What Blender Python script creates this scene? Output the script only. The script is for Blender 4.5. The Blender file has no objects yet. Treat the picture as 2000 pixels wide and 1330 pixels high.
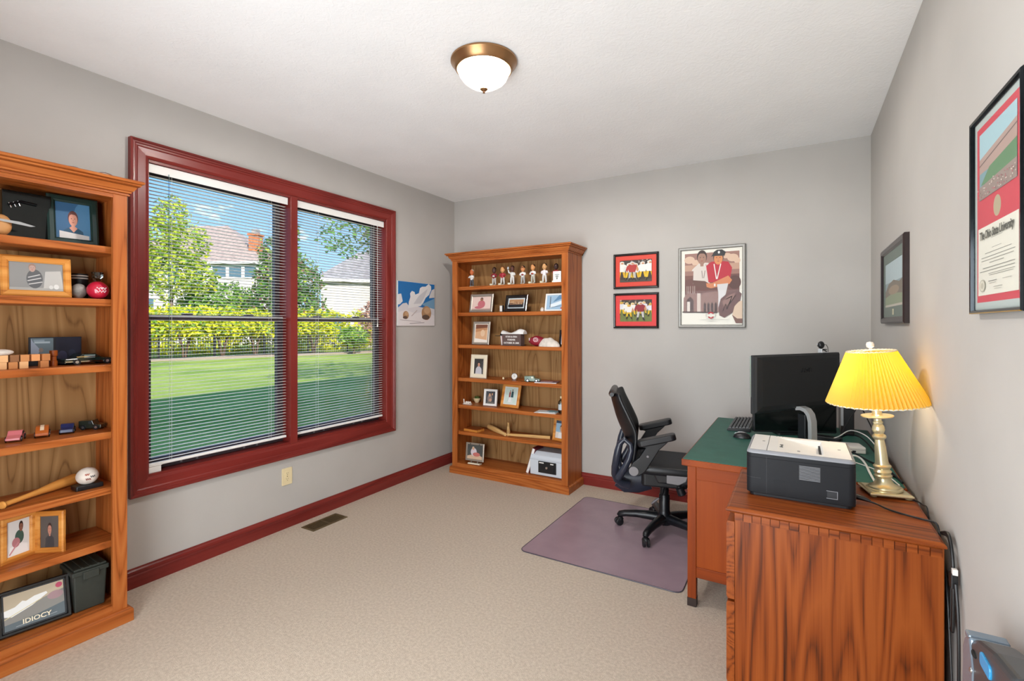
import bpy, bmesh, math, random
from mathutils import Vector, Matrix, noise as mnoise

random.seed(7)
SC = bpy.context.scene
COL = SC.collection
PI = math.pi
R = math.radians

# ------------------------------------------------------------------ camera, light, exposure
XL, XR, YB, YF, H = -3.137, 0.434, 4.126, -0.20, 2.743
YAW = 30.48
cd = bpy.data.cameras.new('camera'); cam = bpy.data.objects.new('camera', cd); COL.objects.link(cam)
cam.location = (0, 0, 1.4345); cam.rotation_euler = (PI / 2, 0, R(YAW))
cd.sensor_width = 36; cd.lens = 948 / 2000 * 36; cd.shift_y = -29 / 2000; cd.clip_start = 0.02; cd.clip_end = 500
SC.camera = cam
SC.view_settings.view_transform = 'Standard'; SC.view_settings.look = 'None'
SC.view_settings.gamma = 1.0; SC.view_settings.exposure = 0.56; SC.view_settings.use_curve_mapping = False
SC.cycles.use_denoising = True
SC.cycles.max_bounces = 6; SC.cycles.diffuse_bounces = 4; SC.cycles.glossy_bounces = 3; SC.cycles.transmission_bounces = 4; SC.cycles.transparent_max_bounces = 10
SC.cycles.use_adaptive_sampling = True; SC.cycles.adaptive_threshold = 0.04; SC.cycles.adaptive_min_samples = 16
SC.cycles.sample_clamp_indirect = 6.0; SC.cycles.caustics_reflective = False; SC.cycles.caustics_refractive = False

def srgb(h):
    if isinstance(h, (tuple, list)): return (*h[:3], 1)
    h = h.lstrip('#'); out = []
    for i in (0, 2, 4):
        c = int(h[i:i + 2], 16) / 255
        out.append(c / 12.92 if c <= 0.04045 else ((c + 0.055) / 1.055) ** 2.4)
    return (*out, 1)

# world: blue sky with scattered white clouds
W = bpy.data.worlds.new('sky'); SC.world = W; W.use_nodes = True
nt = W.node_tree; nt.nodes.clear()
def wn(t, **k):
    n = nt.nodes.new(t)
    for a, b in k.items(): setattr(n, a, b)
    return n
tc = wn('ShaderNodeTexCoord'); sep = wn('ShaderNodeSeparateXYZ'); nt.links.new(tc.outputs['Generated'], sep.inputs[0])
rmp = wn('ShaderNodeValToRGB'); cr = rmp.color_ramp
cr.elements[0].position = 0.0; cr.elements[0].color = srgb('#a9d2f2')
cr.elements[1].position = 0.45; cr.elements[1].color = srgb('#2f86d8')
nt.links.new(sep.outputs['Z'], rmp.inputs[0])
mp = wn('ShaderNodeMapping'); mp.inputs['Scale'].default_value = (8, 8, 18); mp.inputs['Location'].default_value = (1.3, 0.4, 0.2)
nt.links.new(tc.outputs['Generated'], mp.inputs[0])
cn = wn('ShaderNodeTexNoise'); cn.inputs['Scale'].default_value = 1.0; cn.inputs['Detail'].default_value = 6; cn.inputs['Roughness'].default_value = 0.55
nt.links.new(mp.outputs[0], cn.inputs[0])
cr2 = wn('ShaderNodeValToRGB'); cr2.color_ramp.elements[0].position = 0.57; cr2.color_ramp.elements[0].color = (0, 0, 0, 1)
cr2.color_ramp.elements[1].position = 0.66; cr2.color_ramp.elements[1].color = (1, 1, 1, 1)
nt.links.new(cn.outputs[0], cr2.inputs[0])
mx = wn('ShaderNodeMix'); mx.data_type = 'RGBA'
nt.links.new(cr2.outputs[0], mx.inputs['Factor']); nt.links.new(rmp.outputs[0], mx.inputs['A']); mx.inputs['B'].default_value = (1.0, 1.0, 1.02, 1)
bg = wn('ShaderNodeBackground'); bg.inputs['Strength'].default_value = 1.15
nt.links.new(mx.outputs['Result'], bg.inputs[0]); wo = wn('ShaderNodeOutputWorld'); nt.links.new(bg.outputs[0], wo.inputs[0])

sd = bpy.data.lights.new('sun', 'SUN'); sun = bpy.data.objects.new('sun', sd); COL.objects.link(sun)
sd.energy = 5.9; sd.color = (1, 0.95, 0.86); sd.angle = R(0.6)
sun.location = (20, -8, 20); sun.rotation_euler = Vector((-0.80, 0.35, -0.50)).to_track_quat('-Z', 'Y').to_euler()
for yc in (1.75, 2.69):                       # sampling portals for the daylight in the two window openings
    ld = bpy.data.lights.new('window_portal', 'AREA'); lo = bpy.data.objects.new('window_portal', ld); COL.objects.link(lo)
    ld.shape = 'RECTANGLE'; ld.size = 1.76; ld.size_y = 0.88; ld.cycles.is_portal = True
    lo.location = (XL - 0.15, yc, 1.475); lo.rotation_euler = (0, -PI / 2, 0)
# added fill light behind the viewer, shining through an opening invented for it
hl = bpy.data.lights.new('fill_light', 'AREA'); ho = bpy.data.objects.new('fill_light', hl); COL.objects.link(ho)
hl.shape = 'RECTANGLE'; hl.size = 1.8; hl.size_y = 2.05; hl.energy = 80; hl.color = (0.89, 0.95, 1.0)
ho.location = (-1.0, YF - 0.40, 1.03); ho.rotation_euler = (PI / 2 + R(9), 0, 0)
CEILING_BULB_W = 54; LAMP_W = 8.5

# ------------------------------------------------------------------ materials
MATS = {}
def pbr(name, col, rough=0.5, metal=0.0, noise=0.0, nscale=40, bump=0.0, bscale=200, spec=None, coat=0, trans=0, sheen=0):
    if name in MATS: return MATS[name]
    m = bpy.data.materials.new(name); m.use_nodes = True; MATS[name] = m
    t = m.node_tree; b = t.nodes['Principled BSDF']; c = srgb(col)
    b.inputs['Base Color'].default_value = c; b.inputs['Roughness'].default_value = rough; b.inputs['Metallic'].default_value = metal
    if spec is not None: b.inputs['Specular IOR Level'].default_value = spec
    if coat: b.inputs['Coat Weight'].default_value = coat; b.inputs['Coat Roughness'].default_value = 0.15
    if trans: b.inputs['Transmission Weight'].default_value = trans
    if sheen: b.inputs['Sheen Weight'].default_value = sheen
    if noise or bump:
        tcx = t.nodes.new('ShaderNodeTexCoord')
    if noise:
        n = t.nodes.new('ShaderNodeTexNoise'); n.inputs['Scale'].default_value = nscale; n.inputs['Detail'].default_value = 4
        t.links.new(tcx.outputs['Object'], n.inputs[0])
        r = t.nodes.new('ShaderNodeValToRGB')
        r.color_ramp.elements[0].color = (*[x * (1 - noise) for x in c[:3]], 1); r.color_ramp.elements[0].position = 0.3
        r.color_ramp.elements[1].color = (*[min(1, x * (1 + noise)) for x in c[:3]], 1); r.color_ramp.elements[1].position = 0.7
        t.links.new(n.outputs[0], r.inputs[0]); t.links.new(r.outputs[0], b.inputs['Base Color'])
    if bump:
        n2 = t.nodes.new('ShaderNodeTexNoise'); n2.inputs['Scale'].default_value = bscale; n2.inputs['Detail'].default_value = 3
        t.links.new(tcx.outputs['Object'], n2.inputs[0])
        bp = t.nodes.new('ShaderNodeBump'); bp.inputs['Strength'].default_value = bump; bp.inputs['Distance'].default_value = 0.01
        t.links.new(n2.outputs[0], bp.inputs['Height']); t.links.new(bp.outputs[0], b.inputs['Normal'])
    return m

def wood(name, axis, light, mid, dark, rings=11, across=7.0, along=0.55, rough=0.38, fine=0.35, coat=0.15, ringw=0.5, streak=0.7):
    """Flat-sawn timber: contour lines of a stretched noise field make the cathedral figure, a fine noise makes the pores."""
    m = bpy.data.materials.new(name); m.use_nodes = True; MATS[name] = m
    t = m.node_tree; b = t.nodes['Principled BSDF']
    N = t.nodes.new; L = t.links.new
    tcx = N('ShaderNodeTexCoord'); oi = N('ShaderNodeObjectInfo')
    va = N('ShaderNodeVectorMath'); va.operation = 'ADD'
    sc_ = N('ShaderNodeVectorMath'); sc_.operation = 'SCALE'; sc_.inputs[0].default_value = (3.1, 7.7, 5.3); L(oi.outputs['Random'], sc_.inputs['Scale'])
    L(tcx.outputs['Object'], va.inputs[0]); L(sc_.outputs[0], va.inputs[1])
    def mapping(a, c):
        q = N('ShaderNodeMapping'); s = [c, c, c]; s['xyz'.index(axis)] = a; q.inputs['Scale'].default_value = s; L(va.outputs[0], q.inputs[0]); return q
    n1 = N('ShaderNodeTexNoise'); n1.inputs['Scale'].default_value = 1; n1.inputs['Detail'].default_value = 1.2; n1.inputs['Distortion'].default_value = 0.25
    L(mapping(along, across).outputs[0], n1.inputs[0])
    mu = N('ShaderNodeMath'); mu.operation = 'MULTIPLY'; mu.inputs[1].default_value = rings * 2; L(n1.outputs[0], mu.inputs[0])
    pp = N('ShaderNodeMath'); pp.operation = 'PINGPONG'; pp.inputs[1].default_value = 1.0; L(mu.outputs[0], pp.inputs[0])
    n2 = N('ShaderNodeTexNoise'); n2.inputs['Scale'].default_value = 1; n2.inputs['Detail'].default_value = 3
    L(mapping(5, 260).outputs[0], n2.inputs[0])
    n3 = N('ShaderNodeTexNoise'); n3.inputs['Scale'].default_value = 1; n3.inputs['Detail'].default_value = 2.5; n3.inputs['Roughness'].default_value = 0.6
    L(mapping(1.1, 62).outputs[0], n3.inputs[0])
    rw = N('ShaderNodeMath'); rw.operation = 'MULTIPLY'; L(pp.outputs[0], rw.inputs[0]); rw.inputs[1].default_value = ringw
    sw = N('ShaderNodeMath'); sw.operation = 'MULTIPLY_ADD'; L(n3.outputs[0], sw.inputs[0]); sw.inputs[1].default_value = streak; L(rw.outputs[0], sw.inputs[2])
    mm = N('ShaderNodeMath'); mm.operation = 'MULTIPLY_ADD'; L(n2.outputs[0], mm.inputs[0]); mm.inputs[1].default_value = fine
    L(sw.outputs[0], mm.inputs[2])
    r = N('ShaderNodeValToRGB'); e = r.color_ramp.elements
    lo = (streak + fine) * 0.5 - 0.16; e[0].position = lo; e[0].color = srgb(dark); e[1].position = min(1.0, lo + ringw + 0.24); e[1].color = srgb(light)
    k = r.color_ramp.elements.new(lo + 0.26); k.color = srgb(mid)
    L(mm.outputs[0], r.inputs[0]); L(r.outputs[0], b.inputs['Base Color'])
    b.inputs['Specular IOR Level'].default_value = 0.22
    b.inputs['Roughness'].default_value = rough; b.inputs['Coat Weight'].default_value = coat * 0.5; b.inputs['Coat Roughness'].default_value = 0.25
    bp = N('ShaderNodeBump'); bp.inputs['Strength'].default_value = 0.12; bp.inputs['Distance'].default_value = 0.002
    L(mm.outputs[0], bp.inputs['Height']); L(bp.outputs[0], b.inputs['Normal'])
    return m
for ax in 'xyz':
    wood('oak_' + ax, ax, '#b56a33', '#a45724', '#68330d', rings=11, across=8, fine=0.3, ringw=0.5, streak=0.6)
    wood('darkoak_' + ax, ax, '#934a1b', '#7e3a11', '#371707', rings=13, across=6.5, along=0.45, fine=0.35, ringw=0.45, streak=0.8)
    wood('cherry_' + ax, ax, '#83302a', '#752722', '#581a17', rings=4, across=5, fine=0.25, ringw=0.4, streak=0.3, rough=0.3, coat=0.3)
    wood('desk_' + ax, ax, '#96430c', '#873809', '#662705', rings=3, across=3, fine=0.3, coat=0.0, rough=0.5, ringw=0.35, streak=0.3)
wood('panel_z', 'z', '#b08858', '#997145', '#472a12', rings=12, across=6.0, along=0.5, ringw=0.8, streak=0.15, fine=0.15, rough=0.5, coat=0)
wood('framewood', 'x', '#dc9a4e', '#cc8438', '#a8622a', rings=5)
wood('batwood', 'x', '#e8c48c', '#dcb273', '#b98a4c', rings=4, across=12)

def glass_mat(name, tint=(1, 1, 1), gloss=0.06, rough=0.0):
    m = bpy.data.materials.new(name); m.use_nodes = True; MATS[name] = m; t = m.node_tree; t.nodes.clear()
    o = t.nodes.new('ShaderNodeOutputMaterial'); tr = t.nodes.new('ShaderNodeBsdfTransparent'); gl = t.nodes.new('ShaderNodeBsdfGlossy')
    tr.inputs[0].default_value = (*tint, 1); gl.inputs['Roughness'].default_value = rough
    fr = t.nodes.new('ShaderNodeFresnel'); fr.inputs['IOR'].default_value = 1.45
    mu = t.nodes.new('ShaderNodeMath'); mu.operation = 'MULTIPLY'; mu.inputs[1].default_value = gloss / 0.05; t.links.new(fr.outputs[0], mu.inputs[0])
    mxs = t.nodes.new('ShaderNodeMixShader'); t.links.new(mu.outputs[0], mxs.inputs[0]); t.links.new(tr.outputs[0], mxs.inputs[1]); t.links.new(gl.outputs[0], mxs.inputs[2])
    t.links.new(mxs.outputs[0], o.inputs[0]); return m
glass_mat('pane_glass', gloss=0.02)
glass_mat('picture_glass', gloss=0.006)
glass_mat('bottle_glass', (0.75, 0.85, 0.88), 0.08)

def translucent(name, col, dcol, amount=0.5, transp=0.0, rough=0.6, bump=0, bscale=60):
    m = bpy.data.materials.new(name); m.use_nodes = True; MATS[name] = m; t = m.node_tree; t.nodes.clear(); L = t.links.new
    o = t.nodes.new('ShaderNodeOutputMaterial'); a = t.nodes.new('ShaderNodeBsdfTranslucent'); d = t.nodes.new('ShaderNodeBsdfDiffuse')
    a.inputs[0].default_value = srgb(col); d.inputs[0].default_value = srgb(dcol)
    x = t.nodes.new('ShaderNodeMixShader'); x.inputs[0].default_value = amount; L(d.outputs[0], x.inputs[1]); L(a.outputs[0], x.inputs[2])
    tcx = t.nodes.new('ShaderNodeTexCoord'); n = t.nodes.new('ShaderNodeTexNoise'); n.inputs['Scale'].default_value = bscale; L(tcx.outputs['Object'], n.inputs[0])
    if bump:
        bp = t.nodes.new('ShaderNodeBump'); bp.inputs['Strength'].default_value = bump; L(n.outputs[0], bp.inputs['Height'])
        L(bp.outputs[0], a.inputs['Normal']); L(bp.outputs[0], d.inputs['Normal'])
    last = x
    if transp:
        tr = t.nodes.new('ShaderNodeBsdfTransparent'); y = t.nodes.new('ShaderNodeMixShader'); y.inputs[0].default_value = transp
        L(last.outputs[0], y.inputs[1]); L(tr.outputs[0], y.inputs[2]); last = y
    L(last.outputs[0], o.inputs[0]); return m
translucent('shade_fabric', '#ffd40a', '#ecc878', 0.55)
translucent('dome_glass', '#fff0dc', '#fff4e6', 0.6, 0.965, bump=0.6, bscale=26)

def emit(name, col, s):
    m = bpy.data.materials.new(name); m.use_nodes = True; MATS[name] = m; t = m.node_tree; t.nodes.clear()
    o = t.nodes.new('ShaderNodeOutputMaterial'); e = t.nodes.new('ShaderNodeEmission'); e.inputs[0].default_value = (*col, 1); e.inputs[1].default_value = s
    t.links.new(e.outputs[0], o.inputs[0]); return m
emit('bulb_glow', (1, 0.86, 0.66), 9)

def leafmat(name, a, b):
    m = bpy.data.materials.new(name); m.use_nodes = True; MATS[name] = m; t = m.node_tree; t.nodes.clear(); L = t.links.new
    o = t.nodes.new('ShaderNodeOutputMaterial'); d = t.nodes.new('ShaderNodeBsdfDiffuse'); tr = t.nodes.new('ShaderNodeBsdfTranslucent')
    tcx = t.nodes.new('ShaderNodeTexCoord'); n = t.nodes.new('ShaderNodeTexNoise'); n.inputs['Scale'].default_value = 1.6; L(tcx.outputs['Object'], n.inputs[0])
    r = t.nodes.new('ShaderNodeValToRGB'); r.color_ramp.elements[0].position = 0.35; r.color_ramp.elements[1].position = 0.65
    r.color_ramp.elements[0].color = srgb(a); r.color_ramp.elements[1].color = srgb(b); L(n.outputs[0], r.inputs[0])
    L(r.outputs[0], d.inputs[0]); L(r.outputs[0], tr.inputs[0])
    x = t.nodes.new('ShaderNodeMixShader'); x.inputs[0].default_value = 0.35; L(d.outputs[0], x.inputs[1]); L(tr.outputs[0], x.inputs[2]); L(x.outputs[0], o.inputs[0]); return m
leafmat('leaf_lime', '#8fa83a', '#c6d24e'); leafmat('leaf_green', '#5d8a3a', '#93b552'); leafmat('leaf_deep', '#3f6a35', '#6d8f45')
leafmat('leaf_yellow', '#b9c22e', '#e4dc3a'); leafmat('leaf_plum', '#7a5148', '#a5806c'); leafmat('leaf_pink', '#b98a7c', '#d9b09a'); leafmat('leaf_near', '#4f8a3e', '#7fb458')

# carpet, wall paint, ceiling
def surface(name, c1, c2, nscale, rough, bumps, ndetail=6):
    m = bpy.data.materials.new(name); m.use_nodes = True; MATS[name] = m; t = m.node_tree; b = t.nodes['Principled BSDF']; L = t.links.new
    tcx = t.nodes.new('ShaderNodeTexCoord')
    n = t.nodes.new('ShaderNodeTexNoise'); n.inputs['Scale'].default_value = nscale; n.inputs['Detail'].default_value = ndetail; L(tcx.outputs['Object'], n.inputs[0])
    r = t.nodes.new('ShaderNodeValToRGB'); r.color_ramp.elements[0].position = 0.35; r.color_ramp.elements[1].position = 0.65
    r.color_ramp.elements[0].color = srgb(c1); r.color_ramp.elements[1].color = srgb(c2); L(n.outputs[0], r.inputs[0]); L(r.outputs[0], b.inputs['Base Color'])
    b.inputs['Roughness'].default_value = rough; b.inputs['Specular IOR Level'].default_value = 0.2
    prev = None
    for s, st, dist, det, dis in bumps:
        k = t.nodes.new('ShaderNodeTexNoise'); k.inputs['Scale'].default_value = s; k.inputs['Detail'].default_value = det; k.inputs['Distortion'].default_value = dis; L(tcx.outputs['Object'], k.inputs[0])
        bp = t.nodes.new('ShaderNodeBump'); bp.inputs['Strength'].default_value = st; bp.inputs['Distance'].default_value = dist; L(k.outputs[0], bp.inputs['Height'])
        if prev: L(prev.outputs[0], bp.inputs['Normal'])
        prev = bp
    if prev: L(prev.outputs[0], b.inputs['Normal'])
    return m
surface('carpet', '#c7b7a5', '#d9cab8', 75, 0.95, [(16, 0.03, 0.02, 3, 0.6), (330, 0.7, 0.006, 3, 0.4)], 10)
surface('wall_paint', '#b8b4af', '#bcb8b3', 3, 0.75, [(180, 0.06, 0.003, 2, 0)])
surface('ceiling_paint', '#f5f5f5', '#f9f9f9', 3, 0.9, [(34, 0.35, 0.006, 3, 1.6)])
surface('lawn_grass', '#7f9a3c', '#a9b756', 0.35, 0.95, [(30, 0.8, 0.05, 4, 0)])
surface('roof_shingle', '#94827a', '#ab988c', 3.0, 0.9, [(6, 0.4, 0.03, 3, 0)])
surface('roof_grey', '#84807f', '#a09b98', 3.0, 0.9, [(6, 0.4, 0.03, 3, 0)])
surface('siding', '#bdb6ae', '#c9c3bb', 1.0, 0.8, [])
surface('chimney_brick', '#a8603f', '#c07a54', 6.0, 0.9, [(12, 0.4, 0.02, 2, 0)])

pbr('white_plastic', '#e9e7e2', 0.4); pbr('blind_white', '#eeece8', 0.45, noise=0.02, nscale=8); pbr('cord_white', '#e4e2dc', 0.6)
pbr('sash_dark', '#2a2224', 0.35); pbr('sash_vinyl', '#463c40', 0.4); pbr('ivory', '#e6d5ab', 0.4); pbr('ivory_dark', '#6a5c3c', 0.5)
pbr('vent_bronze', '#6b5a3e', 0.45, 0.5); pbr('black_void', '#100e0c', 0.9)
pbr('black_plastic', '#16171a', 0.38, noise=0.08, nscale=60); pbr('chair_black', '#0d0f13', 0.36, bump=0.04, bscale=400); pbr('chair_mesh', '#2b2d31', 0.7, bump=0.3, bscale=700)
pbr('chair_grey', '#7d7a7c', 0.4); pbr('chair_slate', '#2a2e3a', 0.3)
pbr('monitor_black', '#1d1e20', 0.6, noise=0.05, nscale=30); pbr('screen_black', '#0b100f', 0.12); pbr('silver', '#c9cbce', 0.25, 0.9); pbr('chrome', '#d8dadc', 0.1, 1.0)
pbr('logo_grey', '#0e0f10', 0.25); pbr('silver_paint', '#c2c4c6', 0.35, 0.3)
pbr('printer_white', '#e6e5e1', 0.5, noise=0.015, nscale=20); pbr('printer_grey', '#16181c', 0.6, noise=0.05, nscale=30, spec=0.3); pbr('printer_dark', '#1c1d21', 0.5); pbr('printer_mid', '#8d8f94', 0.4)
pbr('green_top', '#306256', 0.5, noise=0.10, nscale=14, spec=0.3)
pbr('brass', '#e6dbb4', 0.3, 0.7, noise=0.05, nscale=20); pbr('antique_brass', '#a27a54', 0.32, 0.85, noise=0.08, nscale=12); pbr('finial_white', '#efe9df', 0.15)
pbr('mat_vinyl', '#a28b95', 0.28, noise=0.07, nscale=7, bump=0.05, bscale=160, spec=0.4); pbr('mat_edge', '#4a4550', 0.35)
pbr('foot_dark', '#2a1a14', 0.5); pbr('cable_black', '#121214', 0.45); pbr('cable_white', '#e6e4de', 0.45)
pbr('frame_black', '#141212', 0.22, coat=0.3); pbr('frame_brown', '#2b2020', 0.3, noise=0.1, nscale=30); pbr('frame_grey', '#8d8b86', 0.4, 0.3, noise=0.08, nscale=40)
pbr('frame_silver', '#b9b0a4', 0.3, 0.7); pbr('frame_cream', '#e9dfc6', 0.45); pbr('frame_white', '#f0efec', 0.4); pbr('frame_green', '#15302c', 0.25); pbr('gold_edge', '#d8a93c', 0.25, 0.9)
pbr('chrome_dark', '#1a2024', 0.12, 0.6)
pbr('bark', '#6a5644', 0.9, noise=0.2, nscale=9); pbr('fence_black', '#17181a', 0.5); pbr('house_glass', '#4e6a78', 0.1); pbr('house_white', '#efece6', 0.6); pbr('edging_stone', '#8a7d70', 0.9, noise=0.15)
pbr('leaf_houseplant', '#5f7a3e', 0.6, noise=0.2, nscale=80); pbr('stone_pale', '#d9cfc4', 0.7, noise=0.15, nscale=30); pbr('ammo_green', '#2e322c', 0.55, noise=0.06, nscale=30)
pbr('crimson', '#8e1f30', 0.35, noise=0.08, nscale=40, bump=0.1, bscale=500); pbr('maroon', '#6a1a26', 0.5); pbr('rock_grey', '#8f8a84', 0.8, noise=0.25, nscale=50)
pbr('silver_blue', '#8797a6', 0.22, 0.45); pbr('graphite', '#4a4d50', 0.35, 0.2); pbr('button_blue', '#2f97cf', 0.25)
def ink(h):
    return pbr('ink_' + h.lstrip('#'), h, 0.55)

# ------------------------------------------------------------------ mesh builder
class MB:
    def __init__(s): s.v = []; s.f = []; s.m = []; s.sm = []; s.M = Matrix.Identity(4)
    def add(s, vs, fs, mi=0, smooth=False):
        k = len(s.v); s.v += [tuple(s.M @ Vector(v)) for v in vs]
        for f in fs: s.f.append([i + k for i in f]); s.m.append(mi); s.sm.append(smooth)
        return s
    def box(s, a, b, mi=0):
        x0, y0, z0 = [min(p, q) for p, q in zip(a, b)]; x1, y1, z1 = [max(p, q) for p, q in zip(a, b)]
        return s.add([(x0, y0, z0), (x1, y0, z0), (x1, y1, z0), (x0, y1, z0), (x0, y0, z1), (x1, y0, z1), (x1, y1, z1), (x0, y1, z1)],
                     [(0, 3, 2, 1), (4, 5, 6, 7), (0, 1, 5, 4), (1, 2, 6, 5), (2, 3, 7, 6), (3, 0, 4, 7)], mi)
    def prism(s, pts, a, b, axis='z', mi=0, smooth=False):
        f = {'z': lambda p, h: (p[0], p[1], h), 'y': lambda p, h: (p[0], h, p[1]), 'x': lambda p, h: (h, p[0], p[1])}[axis]
        n = len(pts); vs = [f(p, a) for p in pts] + [f(p, b) for p in pts]
        fs = [tuple(range(n)), tuple(range(2 * n - 1, n - 1, -1))]
        s.add(vs, fs, mi); k = len(s.v) - 2 * n
        for i in range(n):
            s.f.append([k + i, k + n + i, k + n + (i + 1) % n, k + (i + 1) % n]); s.m.append(mi); s.sm.append(smooth)
        return s
    def lathe(s, prof, n=32, c=(0, 0, 0), mi=0, axis='z', cap=True, smooth=True):
        f = {'z': lambda r, t, z: (c[0] + r * math.cos(t), c[1] + r * math.sin(t), c[2] + z), 'y': lambda r, t, z: (c[0] + r * math.cos(t), c[1] + z, c[2] + r * math.sin(t)),
             'x': lambda r, t, z: (c[0] + z, c[1] + r * math.cos(t), c[2] + r * math.sin(t))}[axis]
        vs = [f(r, 2 * PI * i / n, z) for r, z in prof for i in range(n)]; fs = []
        for j in range(len(prof) - 1):
            for i in range(n): fs.append((j * n + i, j * n + (i + 1) % n, (j + 1) * n + (i + 1) % n, (j + 1) * n + i))
        s.add(vs, fs, mi, smooth)
        if cap:
            k = len(s.v) - len(vs)
            if prof[0][0] > 1e-6: s.f.append([k + i for i in range(n)][::-1]); s.m.append(mi); s.sm.append(False)
            if prof[-1][0] > 1e-6: s.f.append([k + (len(prof) - 1) * n + i for i in range(n)]); s.m.append(mi); s.sm.append(False)
        return s
    def cyl(s, c, r, h, axis='z', n=24, mi=0): return s.lathe([(r, 0), (r, h)], n, c, mi, axis)
    def ell(s, c, r, nu=20, nv=12, mi=0, v0=0, v1=PI):
        r = (r, r, r) if isinstance(r, (int, float)) else r; vs = []; fs = []
        for j in range(nv + 1):
            p = v0 + (v1 - v0) * j / nv
            for i in range(nu):
                q = 2 * PI * i / nu; vs.append((c[0] + r[0] * math.sin(p) * math.cos(q), c[1] + r[1] * math.sin(p) * math.sin(q), c[2] + r[2] * math.cos(p)))
        for j in range(nv):
            for i in range(nu): fs.append((j * nu + i, (j + 1) * nu + i, (j + 1) * nu + (i + 1) % nu, j * nu + (i + 1) % nu))
        return s.add(vs, fs, mi, True)
    def tube(s, pts, r, n=8, mi=0, closed=False, flat=1.0):
        pts = [Vector(p) for p in pts]; m = len(pts); rs = r if isinstance(r, (list, tuple)) else [r] * m
        up = Vector((0, 0, 1)); vs = []; fs = []; prev = None
        for i, p in enumerate(pts):
            a = pts[(i - 1) % m] if (closed or i) else p; b = pts[(i + 1) % m] if (closed or i < m - 1) else p
            t = (b - a).normalized() if (b - a).length > 1e-9 else Vector((1, 0, 0))
            if prev is None:
                u = up.cross(t); u = u.normalized() if u.length > 0.1 else Vector((1, 0, 0)).cross(t).normalized()
            else:
                u = prev - t * prev.dot(t); u = u.normalized() if u.length > 1e-6 else prev
            prev = u; w = t.cross(u)
            for k in range(n):
                q = 2 * PI * k / n; vs.append(p + rs[i] * (math.cos(q) * u + flat * math.sin(q) * w))
        for i in range(m if closed else m - 1):
            for k in range(n): fs.append((i * n + k, i * n + (k + 1) % n, ((i + 1) % m) * n + (k + 1) % n, ((i + 1) % m) * n + k))
        s.add([tuple(v) for v in vs], fs, mi, True)
        if not closed:
            k = len(s.v) - len(vs); s.f.append([k + i for i in range(n)][::-1]); s.f.append([k + (m - 1) * n + i for i in range(n)]); s.m += [mi, mi]; s.sm += [False, False]
        return s
    def mesh(s, name, mats):
        me = bpy.data.meshes.new(name); me.from_pydata(s.v, [], s.f)
        for m in (mats if isinstance(mats, (list, tuple)) else [mats]): me.materials.append(MATS[m] if isinstance(m, str) else m)
        me.polygons.foreach_set('material_index', s.m); me.polygons.foreach_set('use_smooth', s.sm)
        if any(s.sm): me.set_sharp_from_angle(angle=R(38))
        me.update(); return me
    def build(s, name, mats, parent=None, bev=0, seg=2, sub=0, loc=None, fix=False):
        me = s.mesh(name, mats)
        if fix:
            bm = bmesh.new(); bm.from_mesh(me); bmesh.ops.recalc_face_normals(bm, faces=bm.faces); bm.to_mesh(me); bm.free()
        o = bpy.data.objects.new(name, me); COL.objects.link(o); o.parent = parent
        if loc: o.location = loc
        if bev:
            b = o.modifiers.new('edge', 'BEVEL'); b.width = bev; b.segments = seg; b.limit_method = 'ANGLE'; b.angle_limit = R(40)
        if sub:
            b = o.modifiers.new('smooth', 'SUBSURF'); b.levels = sub; b.render_levels = sub
        return o

def tag(o, label=None, cat=None, group=None, kind=None):
    for k, v in (('label', label), ('category', cat), ('group', group), ('kind', kind)):
        if v: o[k] = v
    return o
def thing(name, label, cat, loc=(0, 0, 0), rz=0.0, group=None, kind=None, rx=0.0):
    o = bpy.data.objects.new(name, None); COL.objects.link(o); o.empty_display_size = 0.05
    o.location = loc; o.rotation_euler = (rx, 0, rz); return tag(o, label, cat, group, kind)
def bx(name, a, b, mat, parent=None, bev=0.0): return MB().box(a, b).build(name, mat, parent, bev)
def copy_of(o, parent, loc=None, rot=None):
    c = o.copy(); COL.objects.link(c); c.parent = parent
    if loc is not None: c.location = loc
    if rot is not None: c.rotation_euler = rot
    return c
def text(body, size, loc, mat, parent, rot=(PI / 2, 0, 0), name='lettering', shear=0, align='CENTER', bold=0.0, sx=1.0, ext=0.0002):
    c = bpy.data.curves.new(name, 'FONT'); c.body = body; c.size = size; c.align_x = align; c.align_y = 'CENTER'; c.shear = shear; c.offset = bold
    c.extrude = ext; c.resolution_u = 3; c.materials.append(MATS[mat] if isinstance(mat, str) else mat)
    f = bpy.data.objects.new(name, c); COL.objects.link(f); bpy.context.view_layer.update()
    me = bpy.data.meshes.new_from_object(f.evaluated_get(bpy.context.evaluated_depsgraph_get())); bpy.data.objects.remove(f); me.name = name
    o = bpy.data.objects.new(name, me); COL.objects.link(o); o.parent = parent; o.location = loc; o.rotation_euler = rot; o.scale = (sx, 1, 1); return o
def rrect(x0, y0, x1, y1, r, n=5):
    out = []
    for cx, cy, a in ((x1 - r, y0 + r, -90), (x1 - r, y1 - r, 0), (x0 + r, y1 - r, 90), (x0 + r, y0 + r, 180)):
        out += [(cx + r * math.cos(R(a + 90 * i / n)), cy + r * math.sin(R(a + 90 * i / n))) for i in range(n + 1)]
    return out

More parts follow.
